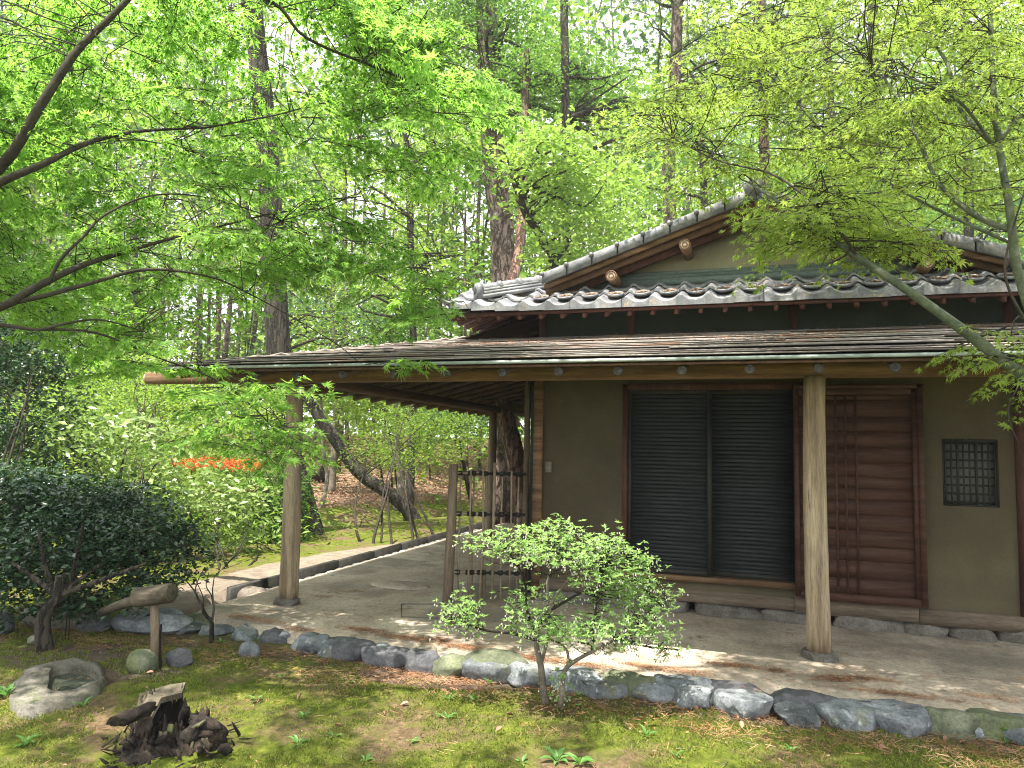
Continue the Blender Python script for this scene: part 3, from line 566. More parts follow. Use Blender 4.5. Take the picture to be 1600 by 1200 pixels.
for c_ in range(29):
    x = XE + .02 + c_*TWd
    up = .045*max(0, 1-c_/4.)**2
    for r_ in range(3):
        y0 = YE - .03 + r_*.235
        if y0 - YE > .767*(x+TWd-XE)+.05: continue
        t = put('roof_tile', tm0 if r_ == 0 else tm1, TRF, (x+rng.normal(0, .002), y0, zp(y0)+.012*r_+up+rng.normal(0, .001)), (rng.normal(0, .006), rng.normal(0, .006), rng.normal(0, .006)))
        if r_ == 1 and c_ > 2:
            g_ = put('tile_ring', rgm, t, (x+TWd*.62, y0-.03, zp(y0-.03)+up+.034)); put('debris_and_dark_hole', dbm, g_, (x+TWd*.62, y0-.03, zp(y0-.03)+up+.034), (math.atan(PS), 0, 0))
# side and main slopes
def zl(x): return ZT + GS*(x-XE) + .0
ms = MB(); slab(ms, [(XE-.02, YE-.02), (XE+.95, 1.2), (2.22, GY+.02), (AX, GY+.02), (AX, 8.6), (XE-.02, 8.6)], lambda x, y: zl(x)-.02 if x < AX else zl(AX)-.02, .03)
part(ms, 'roof_slope', 'tile', TRF)
ms = MB(); slab(ms, [(AX, GY+.02), (6.95, GY+.02), (6.95, 8.6), (AX, 8.6)], lambda x, y: zl(AX)-.02-GS*(x-AX), .03); part(ms, 'roof_slope', 'tile', TRF)
# barrel tile rows over the left slope
for yy in np.arange(GY+.35, 8.5, .26):
    k = MB(); k.tube([(XE-.03, yy, zl(XE)-.02), (AX-.05, yy, zl(AX)-.03)], .055, 6); part(k, 'tile_row', 'tile', TRF, True)
# gable wall, flashings, ridge
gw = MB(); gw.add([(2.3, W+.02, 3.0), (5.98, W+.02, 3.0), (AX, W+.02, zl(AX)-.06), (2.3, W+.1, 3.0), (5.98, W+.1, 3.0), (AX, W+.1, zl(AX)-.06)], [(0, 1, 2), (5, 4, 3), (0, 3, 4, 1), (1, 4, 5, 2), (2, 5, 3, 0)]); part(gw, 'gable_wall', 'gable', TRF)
for z0, z1, yo in ((3.06, 3.125, .05), (3.125, 3.165, .035), (3.165, 3.20, .015)):
    k = MB(); k.box((2.35, W-yo, z0), (6.0, W+.02, z1-.002)); part(k, 'flashing', 'copper', TRF)
for sgn in (-1, 1):
    n = 8; Lx = 1.93/n
    def gp(t, dz=0, y_=GY): return np.array((AX+sgn*t, y_, zl(AX)-GS*t*(1.0)+dz+.012*max(0, t-1.4)))
    for i in range(n):
        a, b_ = gp(i*Lx, .0), gp((i+1)*Lx+.012, -.004); k = MB()
        V = []
        for e in (a, b_):
            for (yo, zo) in ((-.02, -.045), (-.02, .045), (.0, .066), (.05, .074), (.12, .058), (.14, .02), (.0, .0), (.0, -.045)): V.append(e+np.array((0, yo, zo-.004*(e is a))))
        k.add(V, [tuple(range(8)), tuple(range(15, 7, -1))]+[(j, 8+j, 8+(j+1) % 8, (j+1) % 8) for j in range(8)]); t_ = part(k, 'verge_tile', 'tile', TRF)
        k = MB(); k.tube([b_+np.array((0, -.03, .05)), b_+np.array((0, .1, .065))], .022, 8); part(k, 'tile_lip', 'tile', t_, True)
    for (yo, zo, wd, ht, mt) in ((.035, -.075, .03, .05, 'wood_x'), (.10, -.12, .035, .07, 'wood_y'), (.22, -.15, .06, .10, 'wood_red')):
        k = MB(); k.bar(gp(0, zo, GY+yo), gp(1.93, zo, GY+yo), wd, ht); part(k, 'barge_board', mt, TRF)
for (px, py) in ((1070, 382), (955, 431), (1450, 411), (1315, 372)):
    d = FW + (px-800)/FPX*RT - (py-600)/FPX*UP; q = CAM + d*((.72-CAM[1])/d[1])
    if px == 1315: q[0] = 2*AX-3.55; q[2] = 3.36
    k = MB(); k.tube([q, q+np.array((0, .45, 0))], .052, 16); pl_ = part(k, 'purlin', 'wood_x', TRF, True)
    k = MB(); k.tube([q+np.array((0, -.006, 0)), q+np.array((0, -.0005, 0))], [.0515, .0515], 18); part(k, 'log_end', 'log_end', pl_)
    for r_o, r_i, nm_ in ((.050, .040, 'wood_y'), (.026, .020, 'wood_y')):
        a16 = np.arange(18)*2*math.pi/18; V = [q+np.array((r*math.cos(a), yy, r*math.sin(a))) for (r, yy) in ((r_o, -.007), (r_o, -.011), (r_i, -.011), (r_i, -.007)) for a in a16]
        k = MB(); k.add(V, [(i*18+j, i*18+(j+1) % 18, (i+1)*18+(j+1) % 18, (i+1)*18+j) for i in range(3) for j in range(18)]); part(k, 'log_end_ring', nm_, pl_)
k = MB(); k.tube([(AX, GY-.03, zl(AX)+.07), (AX, 8.6, zl(AX)+.07)], .085, 12); part(k, 'roof_ridge', 'tile', TRF, True)
# hip ridge with its round end tile
h0 = np.array((1.60, .66, zp(.66)+.055)); h1 = np.array((2.24, 1.12, 3.115)); hd = nm(h1-h0)
for i, (wd, ht, zo) in enumerate(((.15, .035, 0), (.135, .03, .034), (.12, .028, .064))): k = MB(); k.bar(h0+(0, 0, zo), h1+(0, 0, zo), wd, ht); part(k, 'hip_ridge', 'tile', TRF)
for i in range(4):
    a = h0+(h1-h0)*i/4; b_ = h0+(h1-h0)*(i+1)/4; k = MB(); k.tube([a+(0, 0, .082), (a+b_)/2+(0, 0, .085), b_+(0, 0, .082)-hd*.03, b_+(0, 0, .082)-hd*.028, b_+(0, 0, .082)+hd*.01], [.05, .05, .05, .062, .062], 10); part(k, 'hip_cap_tile', 'tile', TRF, True)
k = MB(); bx = nm(np.cross(hd, (0, 0, 1))); up_ = np.array((0, 0, 1.)); V = []
for e in (-.03, .03):
    pts_ = [(-.075, -.06), (.075, -.06), (.075, .06)]+[(.075*math.cos(a), .06+.075*math.sin(a)) for a in np.linspace(.3, 2.84, 8)]+[(-.075, .06)]
    for (a, b_) in pts_: V.append(h0+hd*(e-.03)+bx*a+up_*(b_+.02))
n = len(pts_); k.add(V, [tuple(range(n-1, -1, -1)), tuple(range(n, 2*n))]+[(j, (j+1) % n, n+(j+1) % n, n+j) for j in range(n)]); et = part(k, 'end_tile', 'tile', TRF)
k = MB(); k.tube([h0-hd*.066+up_*.07, h0-hd*.058+up_*.07], [.05, .055], 14); part(k, 'end_tile_boss', 'stone_dark', et, True)
k = MB(); k.tube(smooth_line([(XE+.10, YE+.08, zp(YE)+.055), (XE, YE-.01, zp(YE)+.05), (XE-.07, YE-.07, zp(YE)+.10)], 6), [.06, .075, .05, .045, .04, .03], 10, flat=.5); part(k, 'corner_tile', 'tile', TRF, True)
k = MB(); k.bar((XE-.03, YE-.03, ZT-.075), (2.2, 1.15, ZT+.20), .07, .075); hr = part(k, 'hip_rafter', 'wood_red', TRF)
k = MB(); k.bar((XE-.045, YE-.045, ZT-.08), (XE+.02, YE+.01, ZT-.06), .08, .085); part(k, 'hip_rafter_cap', 'copper', hr)
k = MB(); k.bar((XE-.02, YE+.02, ZT-.068), (8.2, YE+.02, ZT-.068), .03, .03); part(k, 'eave_batten', 'wood_red', TRF)
x = 1.44
while x < 8:
    ye = min(1.08, YE+.02+.767*(x-XE)+.3) if x < 2.1 else 1.08
    k = MB(); k.bar((x, YE+.01, ZT-.11), (x, ye, ZT-.11+PS*(ye-YE-.01)), .034, .042); part(k, 'upper_rafter', 'wood_red', TRF); x += .205
y = .55
while y < 8.4:
    k = MB(); xe = 2.08 if y > 1.1 else min(2.08, XE+(y-YE)/.767+.1); k.bar((XE+.0, y, ZT-.10), (xe, y, ZT-.10+GS*(xe-XE)), .036, .045); part(k, 'upper_rafter', 'wood_red', TRF); y += .2
# narrow board panel and post behind the screen fence
k = MB(); k.box((1.90, 1.42, 0), (2.04, 1.45, 2.3)); part(k, 'side_panel', 'dark_wall'); k = MB(); k.tube([(1.86, 1.43, 0), (1.86, 1.43, 2.3)], .032, 10); part(k, 'side_post', 'wood_old', HR, True)

# ------------------------------------------------------------------ bamboo screen fence
f0 = np.array((1.33, .66, 0)); f1 = np.array((2.02, .90, 0)); fd = nm(f1-f0)
FR = root('bamboo_screen_fence', f0, 'open bamboo screen fence with black cord ties joined to the house corner', 'fence')
k = MB(); k.tube([f0+(-.0, 0, -.02), f0+(.02, 0, .7), f0+(.03, 0, 1.31)], [.05, .046, .043], 12, wob=.06); part(k, 'fence_post', 'wood_old', FR, True)
ts = [.09, .19, .225, .30, .335, .42, .50, .58, .655]
for z in (1.225, .835, .28):
    k = MB(); k.tube([f0+(.03, 0, z), f0+fd*.36+(0, 0, z+.003), f1+(0, 0, z)], .013, 7); rl = part(k, 'rail', 'bamboo', FR, True)
    for t in ts:
        c = f0+fd*t+(0, 0, z); k = MB(); k.tube([c-fd*.025, c+fd*.025], .021, 7); k.tube([c-(0, 0, .022), c+(0, 0, .022)], .019, 7); part(k, 'cord_tie', 'tie', rl, True)
    k = MB(); k.tube([f0+fd*.05+(0, 0, z), f1+(0, 0, z)], .0155 if z > 1 else .0145, 7); part(k, 'cord_wrap', 'tie', rl, True)
for i, t in enumerate(ts):
    zt = 1.22+rng.uniform(.0, .05)*(i % 2) + (.09 if i == 5 else 0); c = f0+fd*t+np.array((.012*(i % 2), -.02 if i % 2 else .02, 0)); l_ = rng.normal(0, .008)
    rr = .016 if i in (4, 5) else .0105
    k = MB(); k.tube([c+(0, 0, .02), c+(l_, 0, .6), c+(l_*.4, 0, zt)], [rr*1.05, rr, rr*.95], 8); part(k, 'cane', 'bamboo', FR, True)

# ------------------------------------------------------------------ spout, log, basin
sp = G(243, 1045); d = dep(sp)
SP = root('water_spout', sp, 'weathered wooden water spout, a fat cut log on a split post with a pipe behind', 'water spout')
pa, pb = P(212, 934, d), P(269, 926, d-.05)
k = MB(); k.tube([sp+(0, 0, -.05), P(243, 990, d), P(241, 942, d)], [.033, .031, .03], 9, wob=.12); part(k, 'post', 'wood_old', SP, True)
k = MB(); k.tube([sp+(.035, .01, -.02), P(249, 1000, d), P(252, 975, d)], [.012, .01, .006], 6); part(k, 'stake', 'rot', SP, True)
k = MB(); k.tube([pa, pa*.97+pb*.03, (pa+pb)/2, pb*.97+pa*.03, pb], [.062, .07, .07, .068, .060], 16, wob=.08, seed=3); lg = part(k, 'log', 'log_wood', SP, True)
k = MB(); k.tube([pb+(pb-pa)*.002, pb+(pb-pa)*.02], [.056, .052], 16); part(k, 'log_face', 'log_wood', lg)
k = MB(); k.tube([pa+(pb-pa)*.2, P(180, 948, d+.25), P(158, 957, d+.45)], [.036, .034, .032], 10, wob=.1); part(k, 'pipe', 'log_wood', SP, True)
a_, b_ = PZ(279, 944, -.08), PZ(357, 922, -.08)
k = MB(); k.bar(a_, b_, .10, .10); k.build('kerb_log', M['stone_dark'], label='dark squared log lying by the stones left of the corner post', cat='log')
# two thin wires beside the shrub
wr = G(102, 1000); k = MB(); k.tube([wr, wr+(0, 0, .22), wr+(-.004, 0, .40)], .004, 5); k.tube([wr+(.035, 0, 0), wr+(.03, 0, .2), wr+(.004, 0, .40)], .004, 5); k.build('wire_hoop', M['tie'], label='thin wire hoop stuck in the moss by the dark shrub', cat='hoop')
# stone basin: rough block with an irregular hole and water
bc = G(125, 1068); bm_ = MB(); n = 26; Vb = []
outer = [(18,1100),(14,1068),(40,1043),(78,1036),(118,1028),(152,1036),(168,1056),(156,1080),(128,1090),(95,1100),(60,1108),(35,1112)]
inner = [(72,1072),(74,1056),(82,1041),(110,1036),(140,1040),(160,1052),(158,1064),(138,1070),(118,1076),(96,1078),(80,1078),(72,1076)]
zt_ = bc[2]+.035
oo = [PZ(a, b2, zt_-.01) for a, b2 in outer]; io = [PZ(a, b2, zt_+.01) for a, b2 in inner]
def loop(pts, m=36):
    pts = np.array(pts+[pts[0]]); s = np.r_[0, np.cumsum(np.linalg.norm(np.diff(pts, axis=0), axis=1))]; t = np.linspace(0, s[-1], m+1)[:-1]
    return np.stack([np.interp(t, s, pts[:, i]) for i in range(3)], 1)
O, I = loop(oo), loop(io); cen = I.mean(0)
O = O[np.argsort(np.arctan2(O[:, 1]-cen[1], O[:, 0]-cen[0]))]; I = I[np.argsort(np.arctan2(I[:, 1]-cen[1], I[:, 0]-cen[0]))]
def jr(A, s): return A + np.array([[.02*mnoise.noise(Vector(a)*5+Vector((9, 0, 0))), .02*mnoise.noise(Vector(a)*5), s*mnoise.noise(Vector(a)*6)] for a in A])
rings = [cen+(O-cen)*1.10+(0, 0, -.16), cen+(O-cen)*1.05+(0, 0, -.06), jr(O, .03), jr((O+I)/2+(0, 0, .012), .03), jr(I, .02), cen+(I-cen)*.97+(0, 0, -.03), cen+(I-cen)*.93+(0, 0, -.16)]
m_ = 36; bm_.add(np.concatenate(rings), [(i*m_+k_, i*m_+(k_+1) % m_, (i+1)*m_+(k_+1) % m_, (i+1)*m_+k_) for i in range(6) for k_ in range(m_)]+[tuple(6*m_+k_ for k_ in range(m_))])
BS = root('stone_basin', bc, 'low stone basin holding dark water, sunk in the moss at lower left', 'basin')
bm_.build('basin_rim', M['basin_stone'], BS, True)
wv = cen+(I-cen)*.965; wv[:, 2] = zt_-.055; obj('basin_water', wv, [tuple(range(m_))], M['water'], BS)

# ------------------------------------------------------------------ rotten stump
st = G(262, 1165); ds = dep(st); ST = root('rotten_stump', st, 'dark rotten tree stump crumbling on the moss', 'stump')
n = 110; rr_ = np.random.default_rng(5); an = np.arange(n)*2*math.pi/n
ra = .17*(1+.20*np.sin(3*an+.7)+.09*np.sin(7*an)+.05*np.sin(13*an+1)+rr_.normal(0, .02, n))
jag = .13+.09*np.maximum(0, np.sin(an-.9))+.035*np.sin(5*an)+.03*np.sin(11*an)+rr_.uniform(-.05, .05, n)
prf = [(1.7, -.06, 0), (1.35, .015, 0), (1.12, .05, 0), (1.02, .5, 1), (.96, .85, 1), (.92, 1, 1), (.82, .96, 1), (.74, .6, 1), (.62, .35, 1), (.4, .2, 1), (.0, .15, 1)]
Vs = np.array([st+np.array((ra[i]*k1*math.cos(an[i]), ra[i]*k1*.9*math.sin(an[i]), (hz*jag[i] if j else hz)+.008*rr_.normal())) for (k1, hz, j) in prf for i in range(n)])
F = [(i*n+k_, i*n+(k_+1) % n, (i+1)*n+(k_+1) % n, (i+1)*n+k_) for i in range(len(prf)-1) for k_ in range(n)]
obj('stump_shell', Vs, F, M['rot'], ST)
k = MB()
for i in range(200):
    a = rr_.uniform(0, 6.28); q_ = st+np.array((math.cos(a), .9*math.sin(a), 0))*np.interp(a, an, ra)*rr_.uniform(.8, 1.08)+np.array((0, 0, rr_.uniform(.02, .12))); l_ = rr_.uniform(.02, .06); dv_ = np.array((rr_.normal(0, .35), rr_.normal(0, .35), 1.))
    k.tube([q_, q_+dv_*l_*.6, q_+dv_*l_], [rr_.uniform(.003, .008), rr_.uniform(.003, .006), .001], 4, flat=.5)
for i in range(90):
    a = rr_.uniform(0, 6.28); r_q = rr_.uniform(.15, .42); q_ = st+np.array((r_q*math.cos(a)+.06, r_q*.8*math.sin(a)-.04, rr_.uniform(.0, .03))); dv_ = nm(np.array((rr_.normal(), rr_.normal(), rr_.normal(.15, .2)))); l_ = rr_.uniform(.04, .12)
    k.tube([q_, q_+dv_*l_*.6, q_+dv_*l_], [rr_.uniform(.004, .012), rr_.uniform(.004, .010), .002], 5, flat=.5)
k.build('splinters', M['rot'], ST, kind='stuff')
top = MB(); q = P(238, 1075, ds+.1); top.add([P(212, 1110, ds), P(218, 1084, ds+.1), P(262, 1070, ds+.2), P(290, 1066, ds+.22), P(284, 1082, ds+.1), P(252, 1090, ds), P(236, 1120, ds-.05)], [(0, 1, 5, 6), (1, 2, 4, 5), (2, 3, 4)]); 
V0 = top.V[0]; top.add(V0+np.array((0, 0, -.03)), [(6, 5, 1, 0), (5, 4, 2, 1), (4, 3, 2)]); top.add(np.concatenate([V0, V0+np.array((0, 0, -.03))]), [(i, (i+1) % 7, 7+(i+1) % 7, 7+i) for i in range(7)]); part(top, 'top_slab', 'rot_grey', ST)
for i in range(40):
    a = rr_.uniform(0, 6.28); q_ = st+np.array((math.cos(a), .9*math.sin(a), 0))*np.interp(a, an, ra)*rr_.uniform(.72, 1.0); hh_ = np.interp(a, an, jag)*rr_.uniform(.55, 1.02); wd_ = rr_.uniform(.02, .045); tg_ = np.array((-math.sin(a), math.cos(a), 0)); nr_ = np.array((math.cos(a), math.sin(a), 0)); ln_ = nr_*rr_.normal(.02, .04)+tg_*rr_.normal(0, .03)
    V = []
    for f_ in (0, .5, .85, 1.0):
        for (u1, v1) in ((-1, 0), (-.3, 1), (.5, .9), (1, 0), (.2, -.8)): V.append(q_+tg_*wd_*u1*(1-.35*f_)+nr_*.012*v1*(1+rr_.normal(0, .3))+(0, 0, hh_*f_+(rr_.normal(0, .02) if f_ == 1 else 0))+ln_*f_)
    F = [(r__*5+k_, r__*5+(k_+1) % 5, (r__+1)*5+(k_+1) % 5, (r__+1)*5+k_) for r__ in range(3) for k_ in range(5)]+[(15, 16, 17, 18, 19)]
    obj('wood_shard', V, F, M['rot' if i % 4 else 'rot_grey'], ST)
def chunk(px, py, l, w_, h_, ang, tilt, mat, name='wood_chunk'):
    l, w_, h_ = l*.8, w_*.68, h_*.68; c = P(px, py+6, ds-.12+rr_.uniform(-.08, .08)); R = Matrix.Rotation(ang, 3, 'Z') @ Matrix.Rotation(tilt, 3, 'Y'); V = []
    V, F = rock((l/2, w_/2, h_/2), int(px+py), 10, .7, 3, .34, 3.5)
    V = V*np.array((1, 1, 1)); V[:, 2] += .10*h_*np.sin(V[:, 1]*220); V = V@np.array(R).T+c
    obj(name, V, F, M[mat], ST)
for a in ((205,1112,.30,.11,.10,.4,-.35,'rot'),(320,1125,.2,.09,.09,.3,.2,'rot'),(340,1145,.16,.08,.12,1.2,.4,'rot'),(280,1178,.26,.055,.06,1.2,-1.1,'rot_grey'),(270,1190,.22,.05,.05,1.0,-1.2,'rot_grey'),
          (250,1150,.22,.05,.05,-.4,-.5,'rot'),(232,1165,.14,.07,.07,.2,.3,'rot'),(210,1160,.12,.05,.05,-.3,.2,'rot'),(310,1160,.2,.05,.05,-.8,.2,'rot'),(212,1185,.2,.12,.08,.1,.1,'rot_grey'),(160,1192,.24,.09,.06,.2,-.1,'rot'),(225,1130,.10,.07,.16,.2,.3,'rot'),(300,1140,.12,.1,.12,1.0,.2,'rot'),(325,1150,.07,.05,.14,.2,-.3,'rot_grey'),(290,1160,.18,.05,.04,-.5,.3,'rot'),(262,1168,.16,.04,.05,.9,.6,'rot'),(240,1185,.12,.07,.05,.4,.1,'rot'),(352,1165,.10,.06,.07,.2,.3,'rot'),(308,1128,.12,.09,.03,.2,-.5,'rot_grey'),(335,1172,.14,.04,.03,.6,.1,'rot'),(322,1140,.10,.05,.05,.7,.1,'rot')): chunk(*a)

# ------------------------------------------------------------------ foliage
def T_maple(n=7):
    A = np.radians({7: [-118, -76, -38, 0, 38, 76, 118], 5: [-90, -44, 0, 44, 90]}[n]); Ln = {7: [.42, .72, .93, 1.0, .93, .72, .42], 5: [.6, .9, 1, .9, .6]}[n]
    V = [(0, 0, 0)]; F = []
    for a, l in zip(A, Ln):
        i = len(V); dw = .115
        V += [(math.sin(a-dw*2.6)*l*.42, math.cos(a-dw*2.6)*l*.42, -.02), (math.sin(a)*l, math.cos(a)*l, -.16*l*l), (math.sin(a+dw*2.6)*l*.42, math.cos(a+dw*2.6)*l*.42, -.02)]
        F += [(0, i+1, i), (0, i+2, i+1)]
    return np.array(V), np.array(F)
def T_star(dr=.15, fold=0., nar=1., seed=0):
    rs = np.random.default_rng(seed); A = np.radians([-118, -76, -38, 0, 38, 76, 118])*nar+rs.normal(0, .06, 7); Ln = np.array([.42, .74, .95, 1.0, .95, .74, .42])*(1+rs.normal(0, .08, 7)); V = []; F = []
    for a, l in zip(A, Ln):
        i = len(V); V += [(-.115*math.cos(a), .115*math.sin(a)+.05, 0), (math.sin(a)*l, math.cos(a)*l, -dr*l*l+fold*abs(math.sin(a))*l), (.115*math.cos(a), -.115*math.sin(a)+.05, 0)]; F.append((i, i+2, i+1))
    return np.array(V), np.array(F)
def T_ell(w_=.38, fold=.12, droop=.12):
    V = np.array([(0, 0, 0), (-w_/2, .38, fold*w_), (-w_*.36, .72, fold*w_-droop*.4), (0, 1, -droop), (w_*.36, .72, fold*w_-droop*.4), (w_/2, .38, fold*w_), (0, .5, 0)])
    return V, np.array([(0, 6, 1), (1, 6, 2), (2, 6, 3), (3, 6, 4), (4, 6, 5), (5, 6, 0)])
def T_rh(w_=.5): return np.array([(0, 0, 0), (w_/2, .5, .06), (0, 1, -.08), (-w_/2, .5, .06)]), np.array([(0, 1, 2), (0, 2, 3)])
def T_needle():
    V = []; F = []
    for a in np.linspace(-1.1, 1.1, 6):
        i = len(V); s_, c_ = math.sin(a), math.cos(a); V += [(-.035*c_, .035*s_, 0), (.035*c_, -.035*s_, 0), (s_, c_, .1*math.sin(5*a))]; F.append((i, i+1, i+2))
    return np.array(V), np.array(F)
def frames(d, n):
    d = nm(d); x = nm(np.cross(d, n)); n2 = np.cross(x, d); return np.stack([x, d, n2], -1)
def inst(T, pos, R, s):
    V, F = T; n = len(pos); k = len(V)
    W_ = np.einsum('nij,kj->nki', R, V)*np.asarray(s).reshape(-1, 1, 1) + np.asarray(pos)[:, None]
    return W_.reshape(-1, 3), (F[None]+(np.arange(n)*k)[:, None, None]).reshape(-1, F.shape[1])
def leaves_obj(name, T, pos, R, s, mat, parent, kind='stuff'):
    if isinstance(T, list):
        gi = np.random.default_rng(len(pos)).integers(0, len(T), len(pos)); Vs_, Fs_, o_ = [], [], 0
        for j, t_ in enumerate(T):
            k_ = gi == j; v_, f_ = inst(t_, pos[k_], R[k_], np.asarray(s)[k_]); Vs_.append(v_); Fs_.append(f_+o_); o_ += len(v_)
        V, F = np.concatenate(Vs_), np.concatenate(Fs_)
    else: V, F = inst(T, pos, R, s)
    return put(name, mesh_np(name, V-wloc(parent), F, mat), parent, wloc(parent), kind=kind)
def split_leaves(T, pos, R, s, mat, parent, k=300, name='leaf', crown='crown', T2=None):
    "the leaves that show largest are objects, the rest one crown"
    d = pos-CAM; z = d@FW; px = 800+FPX*(d@RT)/z; py = 600-FPX*(d@UP)/z
    sc_ = np.where((z > .5) & (px > 5) & (px < 1595) & (py > 5) & (py < 1195), s/z, 0)*np.abs(np.einsum('ni,ni->n', R[:, :, 2], nm(d)))
    o = np.argsort(-sc_)[:k]; o = o[sc_[o] > 0]; V, F = T; me = mesh_np(name, V, F, mat)
    for i in o: l = put(name, me, parent, pos[i], R[i]); l.scale = (s[i],)*3
    keep = np.ones(len(pos), bool); keep[o] = False
    return leaves_obj(crown, T2 or T, pos[keep], R[keep], s[keep], mat, parent)
def spray_tpl(r, L_=.75, step=.055, ls=.055):
    "flat spray of paired leaves; returns leaf pos, dir, normal, size and twig segments"
    pos = []; dr = []; no = []; sz = []; seg = []
    def twig(p, d, l, lvl):
        n = max(2, int(l/step)); q = p.copy(); dd = d.copy()
        for i in range(n):
            q2 = q+dd*l/n; seg.append((q.copy(), q2.copy(), .0035*(1-i/n)*(.6**lvl)+.0009)); q = q2
            dd = nm(dd+np.array((r.normal(0, .10), r.normal(0, .10), r.normal(-.03, .05))))
            if lvl == 0 and i > 0 and i < n-1:
                sg = 1 if i % 2 else -1; a = sg*r.uniform(.6, 1.0); c_, s_ = math.cos(a), math.sin(a)
                twig(q, nm(np.array((dd[0]*c_-dd[1]*s_, dd[0]*s_+dd[1]*c_, dd[2]+r.normal(0, .08)))), l*.5*(1-.6*i/n)*r.uniform(.7, 1.2), 1)
            for sg in (-1, 1):
                if lvl == 0 and i < n*.4: continue
                a = sg*r.uniform(.5, 1.3); c_, s_ = math.cos(a), math.sin(a); e = np.array((dd[0]*c_-dd[1]*s_, dd[0]*s_+dd[1]*c_, r.normal(-.28, .22)))
                pos.append(q+e*.018); dr.append(e); no.append(np.array((r.normal(0, .38), r.normal(0, .38), 1.))); sz.append(ls*r.uniform(.5, 1.35))
        pos.append(q); dr.append(dd+np.array((0, 0, -.3))); no.append(np.array((r.normal(0, .3), r.normal(0, .3), 1.))); sz.append(ls*r.uniform(.8, 1.2))
    twig(np.zeros(3), np.array((1., 0, 0)), L_, 0)
    return np.array(pos), nm(np.array(dr)), nm(np.array(no)), np.array(sz), seg
def build_sprays(samples, limbs, tpls, r, droop=-.12, maxlink=1.6):
    LP = np.concatenate([smooth_line(l, 30) for l in limbs]); Pp = []; DD = []; NN = []; SS = []; tw = MB()
    for S in samples:
        dl = np.linalg.norm((LP-S)*np.array((1, 1, 1.6)), axis=1); near_ = LP[np.argmin(dl)]; h_ = S-near_; dist = np.linalg.norm(h_)
        az = math.atan2(h_[1], h_[0])+r.normal(0, .5); tilt = r.normal(droop, .16)
        tp = tpls[r.integers(len(tpls))]; sc_ = r.uniform(.8, 1.15)
        ex = np.array((math.cos(az)*math.cos(tilt), math.sin(az)*math.cos(tilt), math.sin(tilt))); roll = r.normal(0, .25)
        ey = nm(np.cross((0, 0, 1), ex)); ez = np.cross(ex, ey); ey, ez = ey*math.cos(roll)+ez*math.sin(roll), -ey*math.sin(roll)+ez*math.cos(roll); R = np.stack([ex, ey, ez], -1)
        o = S-ex*.35
        Pp.append(tp[0]@R.T*sc_+o); DD.append(tp[1]@R.T); NN.append(tp[2]@R.T); SS.append(tp[3]*r.uniform(.9, 1.1))
        if dist < maxlink:
            mid = (near_+o)/2+np.array((0, 0, .12*dist))+r.normal(0, .12*dist, 3); tw.tube(smooth_line([near_, mid, o, o+ex*.3*sc_, ], 6), np.linspace(.0045, .0025, 6), 4, cap=False)
        for (a, b_, rr) in tp[4][::2] if len(tp[4]) > 60 else tp[4]:
            if rr > .0014: tw.tube([R@a*sc_+o, R@b_*sc_+o], [rr, rr*.9], 3, cap=False)
    return np.concatenate(Pp), frames(np.concatenate(DD), np.concatenate(NN)), np.concatenate(SS), tw
def sample_poly(poly, n, d0, d1, r, gaps=None):
    poly = np.array(poly, float); lo, hi = poly.min(0), poly.max(0); out = []
    def inside(x, y):
        c = False; j = len(poly)-1
        for i in range(len(poly)):
            if (poly[i][1] > y) != (poly[j][1] > y) and x < (poly[j][0]-poly[i][0])*(y-poly[i][1])/(poly[j][1]-poly[i][1])+poly[i][0]: c = not c
            j = i
        return c
    while len(out) < n:
        x, y = r.uniform(lo[0], hi[0]), r.uniform(lo[1], hi[1])
        if 250 < x < 520 and 500 < y < 650 and r.random() < .72: continue
        if not inside(x, y): continue
        if gaps and any(((x-g[0])/g[2])**2+((y-g[1])/g[3])**2 < 1 and r.random() < g[4] for g in gaps): continue
        out.append(P(x, y, r.uniform(d0, d1)))
    return out
def limb_obj(mb, name, mat, parent): return part(mb, name, mat, parent, True)

